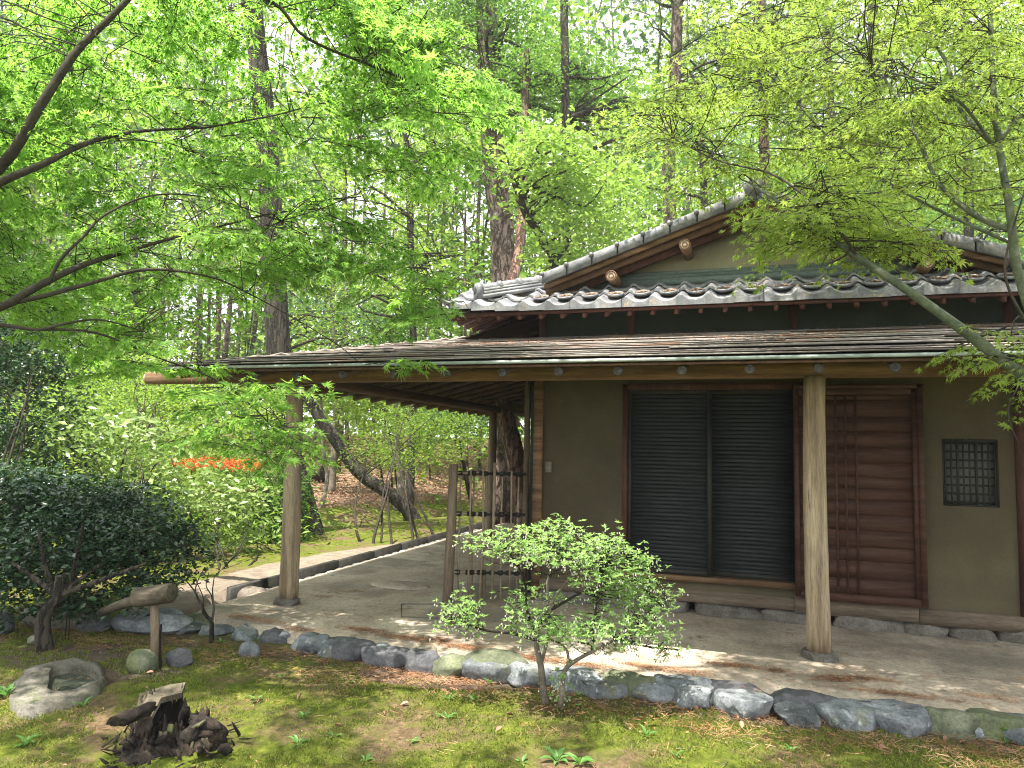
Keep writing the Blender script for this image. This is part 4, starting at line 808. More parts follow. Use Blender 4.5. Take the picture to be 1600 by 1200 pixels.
# left maple --------------------------------------------------------
r1 = np.random.default_rng(21)
LB = G(-330, 1100); ML = root('maple_tree', LB, 'large bright green maple reaching in from the left, its sprays hanging before the corner post', 'tree')
lt = P(-330, 500, 4.9)
limbsL = [[(-330, 500, 4.9), (-120, 350, 4.8), (0, 262, 4.6), (60, 170, 4.6), (120, 80, 4.7), (180, 20, 4.8), (250, -60, 4.9), (330, -200, 5)],
  [(-200, 400, 4.8), (-60, 320, 4.6), (0, 285, 4.5), (70, 255, 4.6), (140, 222, 4.8), (220, 205, 5.1), (320, 200, 5.4)],
  [(-330, 500, 5), (-100, 500, 4.6), (0, 480, 4.5), (50, 452, 4.5), (120, 418, 4.7), (190, 395, 5.0), (260, 375, 5.3), (350, 352, 5.7)],
  [(10, 475, 4.5), (70, 462, 4.5), (150, 440, 4.6), (220, 422, 4.7), (290, 425, 4.9), (350, 440, 5.1), (420, 475, 5.3)],
  [(75, 445, 4.5), (95, 405, 4.5), (130, 370, 4.6), (165, 335, 4.7), (240, 305, 4.9), (330, 310, 5.2), (440, 345, 5.5)],
  [(-100, 505, 4.4), (0, 508, 4.3), (60, 515, 4.3), (105, 505, 4.4), (160, 500, 4.6), (230, 520, 4.8)],
  [(60, 515, 4.3), (150, 520, 4.5), (250, 560, 4.8), (330, 590, 5.1), (400, 640, 5.3), (450, 700, 5.4)],
  [(250, -60, 4.9), (420, 0, 5.1), (480, 60, 5.2), (600, 110, 5.5), (700, 150, 5.9), (770, 130, 6.0)],
  [(320, 200, 5.4), (430, 180, 5.6), (520, 160, 5.8), (640, 170, 6)],
  [(350, 352, 5.7), (450, 330, 5.9), (560, 330, 6.2), (650, 370, 6.4), (690, 480, 6.5)],
  [(-330, 500, 4.9), (-100, 100, 4.2), (150, -300, 3.9), (500, -600, 3.8), (900, -900, 3.9)],
  [(330, -200, 5), (600, -400, 5), (900, -500, 5.2)]]
wr_ = [(.042, .010), (.034, .007), (.036, .007), (.018, .004), (.012, .0035), (.014, .004), (.008, .003), (.016, .004), (.008, .003), (.008, .003), (.05, .02), (.03, .01)]
LL = [np.array([P(*q) for q in l]) for l in limbsL]
k = MB(); k.tube(smooth_line([LB+(0, 0, -.1), LB+(.1, 0, .6), (LB+lt)/2+(.1, .0, .2), lt], 12), np.linspace(.16, .085, 12), 12, wob=.1); limb_obj(k, 'trunk', 'bark_dark', ML)
for l, (ra_, rb_) in zip(LL, wr_): k = MB(); k.tube(smooth_line(l, 26), np.linspace(ra_, rb_, 26), 8, wob=.06); limb_obj(k, 'limb', 'bark_thin', ML)
tplL = [spray_tpl(r1, r1.uniform(.55, .85), .062, .064) for _ in range(12)]
gL = [(370, 55, 60, 55, .85), (475, 50, 65, 65, .97), (380, 480, 80, 30, .4), (560, 270, 70, 50, .4), (90, 640, 120, 60, .8)]
S = sample_poly([(-150, -80), (560, -80), (640, 40), (770, 110), (800, 180), (740, 260), (620, 300), (500, 230), (430, 310), (500, 400), (440, 440), (360, 480), (260, 490), (120, 500), (-60, 440), (-150, 300)], 390, 4.75, 6.1, r1, gL)
S += sample_poly([(430, 270), (560, 330), (660, 390), (700, 480), (640, 520), (500, 470), (440, 400)], 44, 5.4, 6.2, r1)
S += sample_poly([(120, 500), (300, 500), (420, 570), (455, 640), (450, 720), (380, 690), (330, 620), (250, 600), (140, 580)], 24, 4.6, 5.4, r1)
S += sample_poly([(400, -60), (600, -60), (700, 60), (580, 110), (560, 20)], 22, 5, 6, r1)
S += [P(640, 560, 5.5), P(372, 560, 5.0), P(400, 600, 5.0), P(410, 710, 5.2)]
def landing(q, z0=0): return q-SUN*((q[2]-z0)/SUN[2])
mp1, mp2, mp3 = G(700, 1140), G(150, 870), G(420, 1120)
def gap(q):
    a = landing(q, .5); b_ = landing(q, -.1)
    return (1.75 < a[0] < 4.1 and -2.0 < a[1] < -.3) or (-1.4 < b_[0] < 3.0 and -1.6 < b_[1] < .2) or np.hypot(b_[0]-mp1[0], b_[1]-mp1[1]) < .4 or np.hypot(b_[0]-mp3[0], b_[1]-mp3[1]) < .25 or (b_[0] < -1.2 and b_[1] > -.6)
for _ in range(170):   # the crown goes on over the foreground, above the frame
    q = np.array((r1.uniform(-2.5, 5.5), r1.uniform(-5.6, -2.5), r1.uniform(4.4, 6.2)))
    if not gap(q): S.append(q)
for _ in range(26): S.append(np.array((-.6+r1.normal(0, .5), -1.7, 0))+SUN*((4.6+r1.uniform(0, 1.2))/SUN[2]))  # unseen sprays added up the sun line to shade the basin
def on_strip(q): b_ = landing(q, 0); return -.6 < b_[0] < 2.9 and -1.25 < b_[1] < .05
S = [q for q in S if not (on_strip(q) and r1.random() < .6)]
Pp, R, SS, tw = build_sprays(S, LL, tplL, r1)
tw.build('twigs', M['bark_thin'], ML, kind='stuff')
split_leaves(T_maple(7), Pp, R, SS, M['maple_l'], ML, T2=[T_star(.12, .1, 1, 1), T_star(.35, .0, .9, 2), T_star(.05, .3, .8, 3), T_star(.55, .15, .7, 4)])

# right maple -------------------------------------------------------
r2 = np.random.default_rng(33)
RB = np.array((7.4, -1.9, -.2)); MR = root('maple_tree', RB, 'slender yellow green maple with green bark leaning over the roof from the right', 'tree')
limbsR = [[(2050, 900, 4.1), (1800, 740, 4.0), (1600, 588, 3.9), (1500, 512, 4.0), (1420, 455, 4.1), (1340, 402, 4.3), (1280, 360, 4.5), (1220, 318, 4.7), (1170, 285, 4.9)],
  [(2050, 900, 4.6), (1760, 660, 4.9), (1640, 540, 5), (1592, 430, 5), (1578, 330, 5), (1560, 220, 5.1), (1550, 100, 5.2), (1545, -80, 5.3)],
  [(1586, 360, 5), (1530, 340, 5.1), (1470, 290, 5.3), (1440, 230, 5.5), (1400, 150, 5.8), (1340, 60, 6)],
  [(1556, 230, 5.1), (1500, 170, 5.3), (1480, 100, 5.4), (1440, 40, 5.6), (1400, -40, 5.8)],
  [(1550, 225, 5), (1500, 160, 4.8), (1430, 125, 4.8), (1360, 105, 5)],
  [(1340, 402, 4.3), (1300, 345, 4.3), (1250, 300, 4.4), (1200, 270, 4.6), (1120, 250, 4.9), (1050, 215, 5.3)],
  [(1580, 380, 5), (1480, 335, 5), (1380, 280, 5.2), (1280, 200, 5.6), (1200, 100, 6), (1150, 20, 6.3)],
  [(1560, 220, 5.1), (1660, 100, 5), (1750, -50, 5)], [(1545, -80, 5.3), (1400, -300, 5), (1200, -500, 4.8)], [(1600, 500, 3.9), (1570, 420, 3.9), (1600, 300, 3.9)],
  [(1600, 590, 3.9), (1575, 640, 3.85), (1590, 690, 3.8)]]
wR = [(.042, .007), (.042, .014), (.024, .006), (.018, .006), (.012, .004), (.010, .004), (.012, .004), (.02, .008), (.02, .008), (.008, .004), (.004, .002)]
LR = [np.array([P(*q) for q in l]) for l in limbsR]
k = MB(); k.tube(smooth_line([RB+(0, 0, -.1), RB+(-.05, 0, .2), (RB+LR[0][0])/2, LR[0][0]], 8), np.linspace(.11, .075, 8), 12, wob=.1); limb_obj(k, 'trunk', 'bark_green', MR)
for l, (ra_, rb_) in zip(LR, wR): k = MB(); k.tube(smooth_line(l, 26), np.linspace(ra_, rb_, 26), 10, wob=.08); limb_obj(k, 'limb', 'bark_green' if ra_ > .011 else 'bark_thin', MR)
tplR = [spray_tpl(r2, r2.uniform(.5, .8), .054, .040) for _ in range(10)]
gR = [(1180, 200, 60, 60, .5), (1100, 90, 70, 60, .6), (1330, 330, 60, 25, .6), (1490, 60, 50, 40, .4), (1420, 310, 60, 30, .6)]
S = sample_poly([(1010, 230), (1000, 130), (1080, 60), (1250, -60), (1750, -60), (1750, 400), (1620, 360), (1540, 330), (1420, 350), (1340, 340), (1250, 330), (1150, 300), (1080, 270)], 270, 4.6, 7.0, r2, gR)
S += sample_poly([(1180, 330), (1300, 300), (1440, 330), (1480, 400), (1360, 400), (1220, 370)], 34, 4.2, 4.9, r2)
S += sample_poly([(1540, 540), (1600, 500), (1640, 600), (1560, 600)], 5, 3.7, 4.1, r2)
S += [P(1480, 545, 4.2), P(1510, 555, 4.2)]
for _ in range(130):
    q = np.array((r2.uniform(3.2, 8), r2.uniform(-4.6, -2.1), r2.uniform(4.2, 6)))
    if not gap(q): S.append(q)
for _ in range(160): S.append(np.array((r2.uniform(3.75, 7.4), r2.uniform(-1.1, -.1), 0))+SUN*(r2.uniform(4.7, 5.8)/SUN[2]))  # sprays added above the frame to shade the right part of the floor
Pp, R, SS, tw = build_sprays(S, LR, tplR, r2, droop=-.05)
tw.build('twigs', M['bark_thin'], MR, kind='stuff')
split_leaves(T_maple(7), Pp, R, SS, M['maple_r'], MR, T2=[T_star(.12, .1, 1, 5), T_star(.35, .0, .9, 6), T_star(.05, .3, .8, 7), T_star(.55, .15, .7, 8)])

# generic trees and shrubs -------------------------------------------
def blob(px, py, d, wpx, hpx, deep=1.0):
    c = P(px, py, d); rx = wpx*d/FPX/2; return (c, np.array((rx, rx*deep, hpx*d/FPX/2)))
def in_blobs(blobs, n, r, shell=.45):
    vol = np.array([np.prod(b_[1])**.8 for b_ in blobs]); idx = r.choice(len(blobs), n, p=vol/vol.sum()); v = nm(r.normal(size=(n, 3)))*(r.uniform(shell, 1, (n, 1))**.6)
    return np.array([blobs[i][0] for i in idx])+v*np.array([blobs[i][1] for i in idx])
def crown(parent, blobs, nclump, per, cr, ls, mat, r, T=None, flat=.55, trunk=None, nl=24, lr=.03, lmat='bark_thin', up=.9, own=0, limb_name='limb', shell=.35):
    C = in_blobs(blobs, nclump, r, shell); pos = np.repeat(C, per, 0)+r.normal(size=(nclump*per, 3))*np.array((cr, cr, cr*flat)); n = len(pos)
    az = r.uniform(0, 2*math.pi, n); d = np.stack([np.cos(az), np.sin(az), r.normal(-.25, .35, n)], -1); no = np.stack([r.normal(0, .55, n), r.normal(0, .55, n), np.full(n, up)], -1)
    R = frames(d, no); s = ls*r.uniform(.6, 1.3, n); T = T or T_rh()
    if own: split_leaves(T, pos, R, s, M[mat], parent, own, T2=T_rh(.5))
    else: leaves_obj('crown', T, pos, R, s, M[mat], parent)
    if trunk is not None and nl:
        tp = smooth_line(trunk, 24); 
        for i in range(nl):
            q = C[r.integers(len(C))]; dd = np.linalg.norm(tp-q, axis=1)+np.maximum(0, tp[:, 2]-q[2]+.2)*2; a = tp[np.argmin(dd)]
            ln = np.linalg.norm(q-a); mid = a*.55+q*.45+r.normal(0, .1*ln, 3)+np.array((0, 0, .08*ln)); m2 = a*.2+q*.8+r.normal(0, .06*ln, 3)
            k = MB(); k.tube(smooth_line([a, mid, m2, q], 10), np.linspace(lr*min(1.2, .4+ln/4), .006, 10), 5, cap=False, wob=.1); part(k, limb_name, lmat, parent, True)
    return C
def tree(name, label, cat, pts, r0, r1_, bark, blobs, nclump, per, cr, ls, mat, seed, zbase=True, **kw):
    r = np.random.default_rng(seed); P3 = [P(*q) for q in pts]
    if zbase: P3[0][2] = min(P3[0][2], float(zg(P3[0][0], P3[0][1]))-.1)
    t = root(name, P3[0], label, cat); k = MB(); k.tube(smooth_line(P3, 22), np.linspace(r0, r1_, 22)*np.r_[1.35, 1.18, 1.07, np.ones(19)], 14, wob=.12, seed=seed); part(k, 'trunk', bark, t, True)
    if blobs: crown(t, blobs, nclump, per, cr, ls, mat, r, trunk=P3, **kw)
    return t
def down(px, py, d):  # foot of a trunk straight below a pixel, as (px,py,d)
    q = P(px, py, d); q[2] = zg(q[0], q[1])-.1; a = proj(q); return (a[0], a[1], a[2])
tree('broadleaf_tree', 'tall dark trunked tree behind the left corner post, rising through the top edge', 'tree', [(488, 868, 13), (462, 760, 13), (448, 690, 13), (436, 560, 13), (428, 420, 13), (415, 200, 13), (402, 80, 13), (385, -120, 13)], .27, .15, 'bark_dark',
     [blob(330, -60, 13, 360, 160), blob(520, -60, 13.5, 260, 180), blob(600, 30, 14, 120, 60), blob(330, 330, 14, 200, 80)], 110, 45, .25, .075, 'mid', 51, nl=26, lr=.06, lmat='bark_dark')
tree('pine_tree', 'thick scaly pine trunk standing behind the left end of the tiled roof', 'tree', [down(792, 520, 15), (786, 400, 15), (777, 300, 15), (768, 200, 15), (760, 0, 15), (752, -200, 15)], .27, .20, 'bark',
     [blob(760, 40, 15, 200, 140), blob(860, 120, 15.5, 180, 130), blob(700, -40, 15, 240, 140), blob(930, 200, 16, 120, 100), blob(760, 280, 15.5, 90, 50)], 230, 60, .25, .08, 'mid', 52, nl=24, lr=.07, lmat='bark_dark')
tree('tall_pine', 'slim straight pine rising behind the left slope of the gable', 'tree', [down(1048, 480, 18), (1047, 360, 18), (1045, 250, 18), (1056, 100, 18), (1058, 0, 18), (1060, -160, 18)], .17, .13, 'bark',
     [blob(1000, 60, 18, 130, 60), blob(1110, 110, 18.5, 160, 70), blob(1070, -40, 18, 260, 120)], 110, 26, .3, .15, 'pine', 53, T=T_needle(), nl=18, lr=.05)
tree('magnolia_tree', 'broad leaved tree with pale sunlit leaves left of the gable', 'tree', [down(880, 520, 12.5), (868, 450, 12.5), (850, 380, 12.4), (820, 330, 12), (800, 270, 12)], .10, .05, 'bark_thin',
     [blob(860, 250, 11.6, 160, 90), blob(930, 290, 11.6, 150, 90), blob(985, 350, 11.5, 80, 60), blob(900, 370, 11.8, 160, 70), blob(790, 225, 12, 80, 60), blob(840, 320, 12, 100, 50)], 150, 24, .20, .125, 'broad', 54, T=T_ell(.42), nl=26, lr=.04, up=.6, own=120)
tree('leaning_tree', 'grey trunk leaning left across the sunlit slope, seen under the veranda roof', 'tree', [(655, 842, 16), (640, 800, 16), (606, 770, 16), (560, 738, 16), (520, 682, 16), (488, 636, 16), (452, 570, 16), (430, 480, 16), (410, 400, 16)], .165, .085, 'bark_dark',
     [blob(430, 420, 16, 200, 60), blob(500, 520, 16.5, 140, 50), blob(350, 360, 16, 140, 60)], 60, 40, .3, .09, 'yellowg', 55, nl=14, lr=.05)
tree('pine_tree', 'reddish scaly pine trunk seen through the bamboo screen fence', 'tree', [(824, 872, 12.5), (816, 780, 12.5), (803, 700, 12.5), (790, 650, 12.5), (778, 560, 12.6), (790, 470, 13), (812, 390, 13.5), (818, 250, 13.8), (822, 80, 14)], .18, .07, 'bark_red',
     [blob(820, 120, 14, 160, 80), blob(760, 180, 14, 100, 50)], 70, 40, .22, .09, 'mid', 56, nl=10, lr=.04)
# garden shrubs seen under the roof
def shrub(name, label, cat, px, py, d, blobs, ncl, per, cr, ls, mat, seed, stems=5, T=None, smat='bark_thin', sr=.015, spread=.3, kindleaf=0, base=None, **kw):
    r = np.random.default_rng(seed); b0 = G(px, py) if base is None else base; t = root(name, b0, label, cat)
    C = in_blobs(blobs, 60, r); tr = []
    for i in range(stems):
        a = b0+np.array((r.normal(0, spread*.3), r.normal(0, spread*.3), -.04)); q = C[np.argmin(np.linalg.norm((C-a)[:, :2], axis=1)+r.uniform(0, .5, 60))]; mid = a*.55+q*.45+r.normal(0, .08, 3); mid[2] = a[2]+.55*(q[2]-a[2])
        pts_ = smooth_line([a, a*.75+mid*.25+r.normal(0, .04, 3), mid, q], 10); k = MB(); k.tube(pts_, np.linspace(sr, sr*.3, 10), 6, wob=.15, seed=i); part(k, 'stem', smat, t, True); tr.append(pts_)
    crown(t, blobs, ncl, per, cr, ls, mat, r, T=T, trunk=np.concatenate(tr)[::3] if tr else None, nl=kw.pop('nl', 10), lr=sr*.5, lmat=smat, own=kindleaf, limb_name='branch', **kw); return t
shrub('garden_shrub', 'wide bright green shrub on dark thin stems beyond the gutter', 'shrub', 610, 850, 13.5, [blob(640, 700, 14, 210, 70), blob(700, 680, 14.5, 160, 80), blob(580, 720, 13.8, 120, 50), blob(630, 655, 14.5, 150, 60)], 190, 34, .2, .055, 'yellowg', 61, stems=7, sr=.028, spread=1.6)
shrub('garden_shrub', 'blue green tree-like shrub left of the far veranda post', 'shrub', 735, 800, 18, [blob(725, 640, 17, 120, 80), blob(700, 670, 17.5, 80, 50)], 110, 34, .25, .08, 'bluegreen', 62, stems=2, sr=.05, spread=.2)
shrub('garden_shrub', 'pale sunlit shrub just under the side eave rafters', 'shrub', 600, 770, 20, [blob(610, 640, 19, 200, 90), blob(560, 610, 20, 120, 80), blob(690, 640, 20, 120, 60)], 170, 40, .3, .10, 'yellowg', 63, stems=4, sr=.04, spread=1)
shrub('low_shrub', 'low dark leafy plant at the foot of the grey leaning trunk', 'shrub', 690, 850, 15, [blob(690, 828, 15, 70, 26)], 40, 24, .12, .07, 'mid', 64, stems=3)
shrub('low_shrub', 'scrubby green growth on the near bank of the stream', 'shrub', 525, 850, 14, [blob(535, 835, 14, 70, 30), blob(610, 838, 15.2, 70, 20)], 60, 24, .12, .07, 'yellowg', 65, stems=3)
shrub('low_shrub', 'grassy dark growth around the foot of the tall dark trunk', 'shrub', 440, 868, 11.5, [blob(415, 830, 11.8, 70, 90), blob(500, 850, 12.5, 60, 40), blob(390, 760, 12.2, 110, 90)], 110, 30, .16, .10, 'mid', 66, stems=5, T=T_rh(.14))
# left side shrubs
shrub('camellia_bush', 'wide dark glossy camellia on one curved trunk, lower left', 'shrub', 75, 1018, 6, [blob(80, 855, 6.2, 250, 110), blob(200, 845, 6.3, 170, 90), blob(10, 800, 6.5, 170, 130), blob(40, 925, 5.9, 120, 36), blob(95, 940, 5.95, 90, 30), blob(170, 930, 5.9, 110, 26), blob(230, 905, 6.1, 90, 30), blob(110, 790, 6.6, 170, 70), blob(190, 800, 6.7, 130, 60), blob(270, 850, 6.5, 90, 50), blob(290, 890, 6.4, 50, 26), blob(50, 760, 6.7, 90, 36), blob(150, 760, 6.8, 60, 30)]+[blob(*q) for q in ((225, 768, 6.8, 44, 22), (300, 830, 6.6, 36, 20), (268, 800, 6.7, 46, 24), (318, 868, 6.5, 30, 18), (20, 955, 5.8, 60, 20), (140, 950, 5.9, 44, 18), (255, 925, 6.1, 40, 18), (185, 765, 6.9, 40, 20), (100, 745, 6.8, 40, 20), (15, 735, 6.9, 60, 24))], 860, 26, .10, .058, 'darkleaf', 71, stems=0, T=T_ell(.5), nl=0, up=.7, kindleaf=150)
CB = [o for o in bpy.data.objects if o.get('label', '').startswith('wide dark glossy')][0]; cb0 = wloc(CB); dcb = dep(cb0)
k = MB(); k.tube(smooth_line([cb0+(0, 0, -.05), P(66, 985, dcb), P(72, 955, dcb), P(90, 935, dcb), P(95, 900, dcb)], 12), np.linspace(.062, .036, 12), 10, wob=.12); part(k, 'trunk', 'bark_dark', CB, True)
for q in ((20, 880), (160, 880), (230, 880), (60, 830), (130, 820)): k = MB(); k.tube(smooth_line([P(92, 930, dcb), P((92+q[0])/2, 905, dcb+.05), P(*q, dcb+.1)], 8), np.linspace(.03, .01, 8), 6, wob=.1); part(k, 'limb', 'bark_dark', CB, True)
shrub('aucuba_bush', 'aucuba with long pale variegated leaves left of the corner post', 'shrub', 345, 890, 9.5, [blob(370, 820, 9.6, 130, 90), blob(330, 770, 9.8, 120, 80), blob(390, 770, 9.9, 90, 60)], 60, 14, .12, .125, 'aucuba', 72, stems=5, T=T_ell(.34), sr=.014, kindleaf=220, up=.5)
shrub('broadleaf_bush', 'tall bush with large yellowish green leaves behind the camellia', 'shrub', 190, 900, 9, [blob(200, 700, 8.6, 190, 110), blob(130, 680, 8.4, 120, 100), blob(240, 760, 9, 140, 90)], 110, 16, .16, .10, 'aucuba', 73, stems=6, T=T_ell(.4), kindleaf=150, up=.6)
shrub('evergreen_bush', 'dark evergreen bush at the left edge below the maple limbs', 'shrub', -20, 930, 8.6, [blob(20, 620, 8.6, 220, 200), blob(90, 680, 8.4, 150, 120), blob(0, 480, 8.8, 180, 200), blob(-60, 750, 8.8, 200, 200), blob(60, 560, 8.7, 150, 110), blob(70, 730, 8.5, 130, 90)], 560, 26, .14, .065, 'darkleaf', 74, stems=5, T=T_ell(.45), sr=.03)
shrub('spring_bush', 'light green thicket between the aucuba and the veranda roof end', 'shrub', 300, 860, 12, [blob(320, 640, 12.2, 300, 120), blob(200, 600, 12.5, 240, 140), blob(400, 700, 12.5, 160, 110), blob(280, 740, 12, 240, 90)], 330, 30, .2, .075, 'yellowg', 75, stems=9, spread=3, sr=.02)
shrub('bamboo_grass', 'thicket of thin bright bamboo grass blades left of the aucuba', 'bamboo grass', 250, 885, 11, [blob(260, 800, 11, 200, 120), blob(150, 780, 11.3, 200, 120), blob(330, 850, 10.6, 130, 50)], 260, 26, .16, .16, 'yellowg', 76, stems=6, T=T_rh(.13), spread=2, up=.3)
shrub('bamboo_grass', 'darker bamboo grass between the aucuba and the tall dark trunk', 'bamboo grass', 420, 885, 11.5, [blob(420, 840, 11.4, 90, 90), blob(440, 780, 11.8, 80, 110)], 130, 26, .14, .16, 'mid', 77, stems=4, T=T_rh(.12), spread=.6, up=.3)
shrub('spring_bush', 'bright bush beyond the camellia at the far left', 'shrub', 60, 880, 12, [blob(60, 700, 12.5, 300, 160), blob(-60, 760, 12, 200, 160), blob(180, 640, 13, 240, 120)], 330, 28, .2, .085, 'yellowg', 78, stems=7, spread=2.5, sr=.02)
r = np.random.default_rng(9); ob = G(340, 800); t = root('azalea_hedge', P(338, 745, 16), 'long low azalea covered in orange blossom beyond the thicket', 'shrub'); bl = [blob(300, 724, 11.2, 64, 20), blob(335, 723, 11.2, 80, 18), blob(380, 726, 11.2, 66, 18)]
C = in_blobs(bl, 900, r); leaves_obj('blossom', T_rh(.8), C, frames(nm(r.normal(size=(900, 3))), nm(r.normal(size=(900, 3)))), r.uniform(.03, .05, 900), M['orange'], t)
crown(t, [(b_[0]+(0, .05, -.12), b_[1]) for b_ in bl], 30, 20, .1, .04, 'mid', r, nl=0)
k = MB(); [k.tube([P(x, 800, 11.2), P(x+5, 728, 11.2)], .008, 5) for x in (295, 320, 350, 385)]; part(k, 'stem', 'bark_thin', t)

# central enkianthus --------------------------------------------------
r5 = np.random.default_rng(77); ab = G(868, 1108); da = dep(ab); AZ_ = root('flowering_shrub', ab, 'small pale green shrub hung with white bell flowers before the shutters', 'shrub')
def whorl_crown(parent, blobs, n, r, ls, mat, T, per=6, twig_from=None):
    C = in_blobs(blobs, n, r, .2)+r.normal(size=(n, 3))*np.array((.035, .035, .03)); pos = np.repeat(C, per, 0); a = np.tile(np.arange(per)*2*math.pi/per, n)+np.repeat(r.uniform(0, 6, n), per); el = r.normal(.35, .3, n*per)
    d = np.stack([np.cos(a)*np.cos(el), np.sin(a)*np.cos(el), np.sin(el)], -1)+np.repeat(r.normal(0, .25, (n, 3)), per, 0); no = np.stack([-np.cos(a)*.5, -np.sin(a)*.5, np.ones(n*per)], -1)+r.normal(0, .15, (n*per, 3))
    return C, pos, frames(nm(d), no), ls*r.uniform(.6, 1.25, n*per)
ab_bl = [blob(770, 850, da, 110, 40), blob(850, 836, da, 110, 50), blob(930, 850, da, 110, 50), blob(985, 880, da+.05, 90, 40), blob(860, 865, da-.15, 150, 36), blob(940, 895, da-.1, 110, 30), blob(990, 868, da+.1, 30, 40),
  blob(720, 945, da+.1, 70, 30), blob(720, 975, da+.05, 76, 26), blob(745, 960, da, 40, 26), blob(820, 955, da-.1, 80, 30), blob(870, 940, da+.2, 60, 30), blob(1010, 950, da, 90, 36), blob(1045, 930, da+.05, 36, 60), blob(960, 975, da-.1, 140, 36), blob(1030, 985, da-.05, 70, 30), blob(900, 985, da-.2, 100, 26), blob(1040, 1015, da, 60, 12), blob(820, 925, da+.2, 60, 26), blob(870, 1045, da-.1, 30, 24), blob(960, 925, da+.1, 110, 40), blob(850, 985, da-.1, 130, 26), blob(1000, 915, da+.05, 80, 50), blob(875, 1085, da, 40, 30), blob(960, 1005, da, 100, 16)]
C, pos, R, s = whorl_crown(AZ_, ab_bl, 2000, r5, .029, 'azalea', T_ell(.42))
split_leaves(T_ell(.42), pos, R, s, M['azalea'], AZ_, T2=T_rh(.42))
fl = C[r5.random(len(C)) < .34]; fp = np.repeat(fl, 3, 0)+r5.normal(0, .012, (len(fl)*3, 3))+np.array((0, 0, -.022)); nf = len(fp)
TB = (np.array([(.3*math.cos(a), .0, .3*math.sin(a)) for a in np.arange(5)*2*math.pi/5]+[(.42*math.cos(a), .75, .42*math.sin(a)) for a in np.arange(5)*2*math.pi/5]+[(.25*math.cos(a), 1.0, .25*math.sin(a)) for a in np.arange(5)*2*math.pi/5]), np.array([(i*5+k_, i*5+(k_+1) % 5, (i+1)*5+(k_+1) % 5, (i+1)*5+k_) for i in range(2) for k_ in range(5)]))
leaves_obj('bell_flowers', TB, fp, frames(np.tile((0., 0, -1), (nf, 1))+r5.normal(0, .15, (nf, 3)), np.tile((1., 0, 0), (nf, 1))), np.full(nf, .0105), M['white'], AZ_)
az_st = [[(852, 1098, 0), (845, 1040, .02), (838, 1000, .05), (850, 960, .1), (870, 930, .12), (900, 890, .1)], [(876, 1108, -.02), (880, 1060, -.03), (888, 1040, -.05), (925, 1018, -.06), (960, 1000, -.06), (1010, 970, -.02), (1045, 940, .03)], [(888, 1040, -.05), (885, 1015, 0), (862, 1000, 0), (845, 1002, 0)],
  [(845, 1040, .02), (855, 1000, 0), (860, 960, 0), (855, 910, -.05), (865, 880, 0), (870, 850, 0)], [(838, 1000, .05), (800, 990, .05), (760, 985, .08), (730, 975, .1), (700, 960, .1)], [(850, 960, .1), (900, 930, .15), (935, 915, .1), (938, 890, .1)], [(925, 1018, -.06), (930, 960, 0), (935, 920, 0), (945, 880, 0)],
  [(845, 1002, .05), (825, 960, .1), (820, 910, .05), (800, 870, .0), (780, 850, 0)], [(862, 900, 0), (830, 890, 0), (800, 880, 0)], [(960, 1000, -.06), (1010, 1010, -.02), (1060, 1015, 0)]]
for i, l in enumerate(az_st): k = MB(); rb0 = (.024, .018, .011, .012, .010, .010, .008, .010, .006, .006)[i]; k.tube(smooth_line([P(a, b_, da+c_) for a, b_, c_ in l], 16), np.linspace(rb0, .004, 16), 7, wob=.15, seed=i); part(k, 'stem', 'bark_pale' if i < 4 else 'bark_thin', AZ_, True)
tw = MB()
for q in C[::4]:
    tp = np.concatenate([smooth_line([P(a, b_, da+c_) for a, b_, c_ in l], 16) for l in az_st]); a = tp[np.argmin(np.linalg.norm(tp-q, axis=1)+np.maximum(0, tp[:, 2]-q[2]))]
    tw.tube(smooth_line([a, (a+q)/2+r5.normal(0, .02, 3), q], 4), [.0035, .003, .002, .0015], 3, cap=False)
tw.build('twigs', M['bark_thin'], AZ_, kind='stuff')
# little bare shrub
bb = G(330, 1005); db = dep(bb); BR = root('bare_shrub', bb, 'little leafless shrub with dark forked twigs on the moss', 'shrub')
for i, l in enumerate([[(330, 1005), (331, 972), (322, 962), (312, 940), (300, 918), (288, 905)], [(331, 972), (334, 950), (332, 925), (335, 900)], [(312, 940), (305, 925), (310, 905), (318, 890)], [(322, 962), (316, 955), (318, 935), (305, 905)], [(334, 950), (330, 930), (322, 915), (326, 895)]]):
    k = MB(); k.tube(smooth_line([P(*q, db) for q in l], 12), np.linspace((.02, .011, .007, .007, .006)[i], .003, 12), 6, wob=.15); part(k, 'stem', 'bark_dark', BR, True)

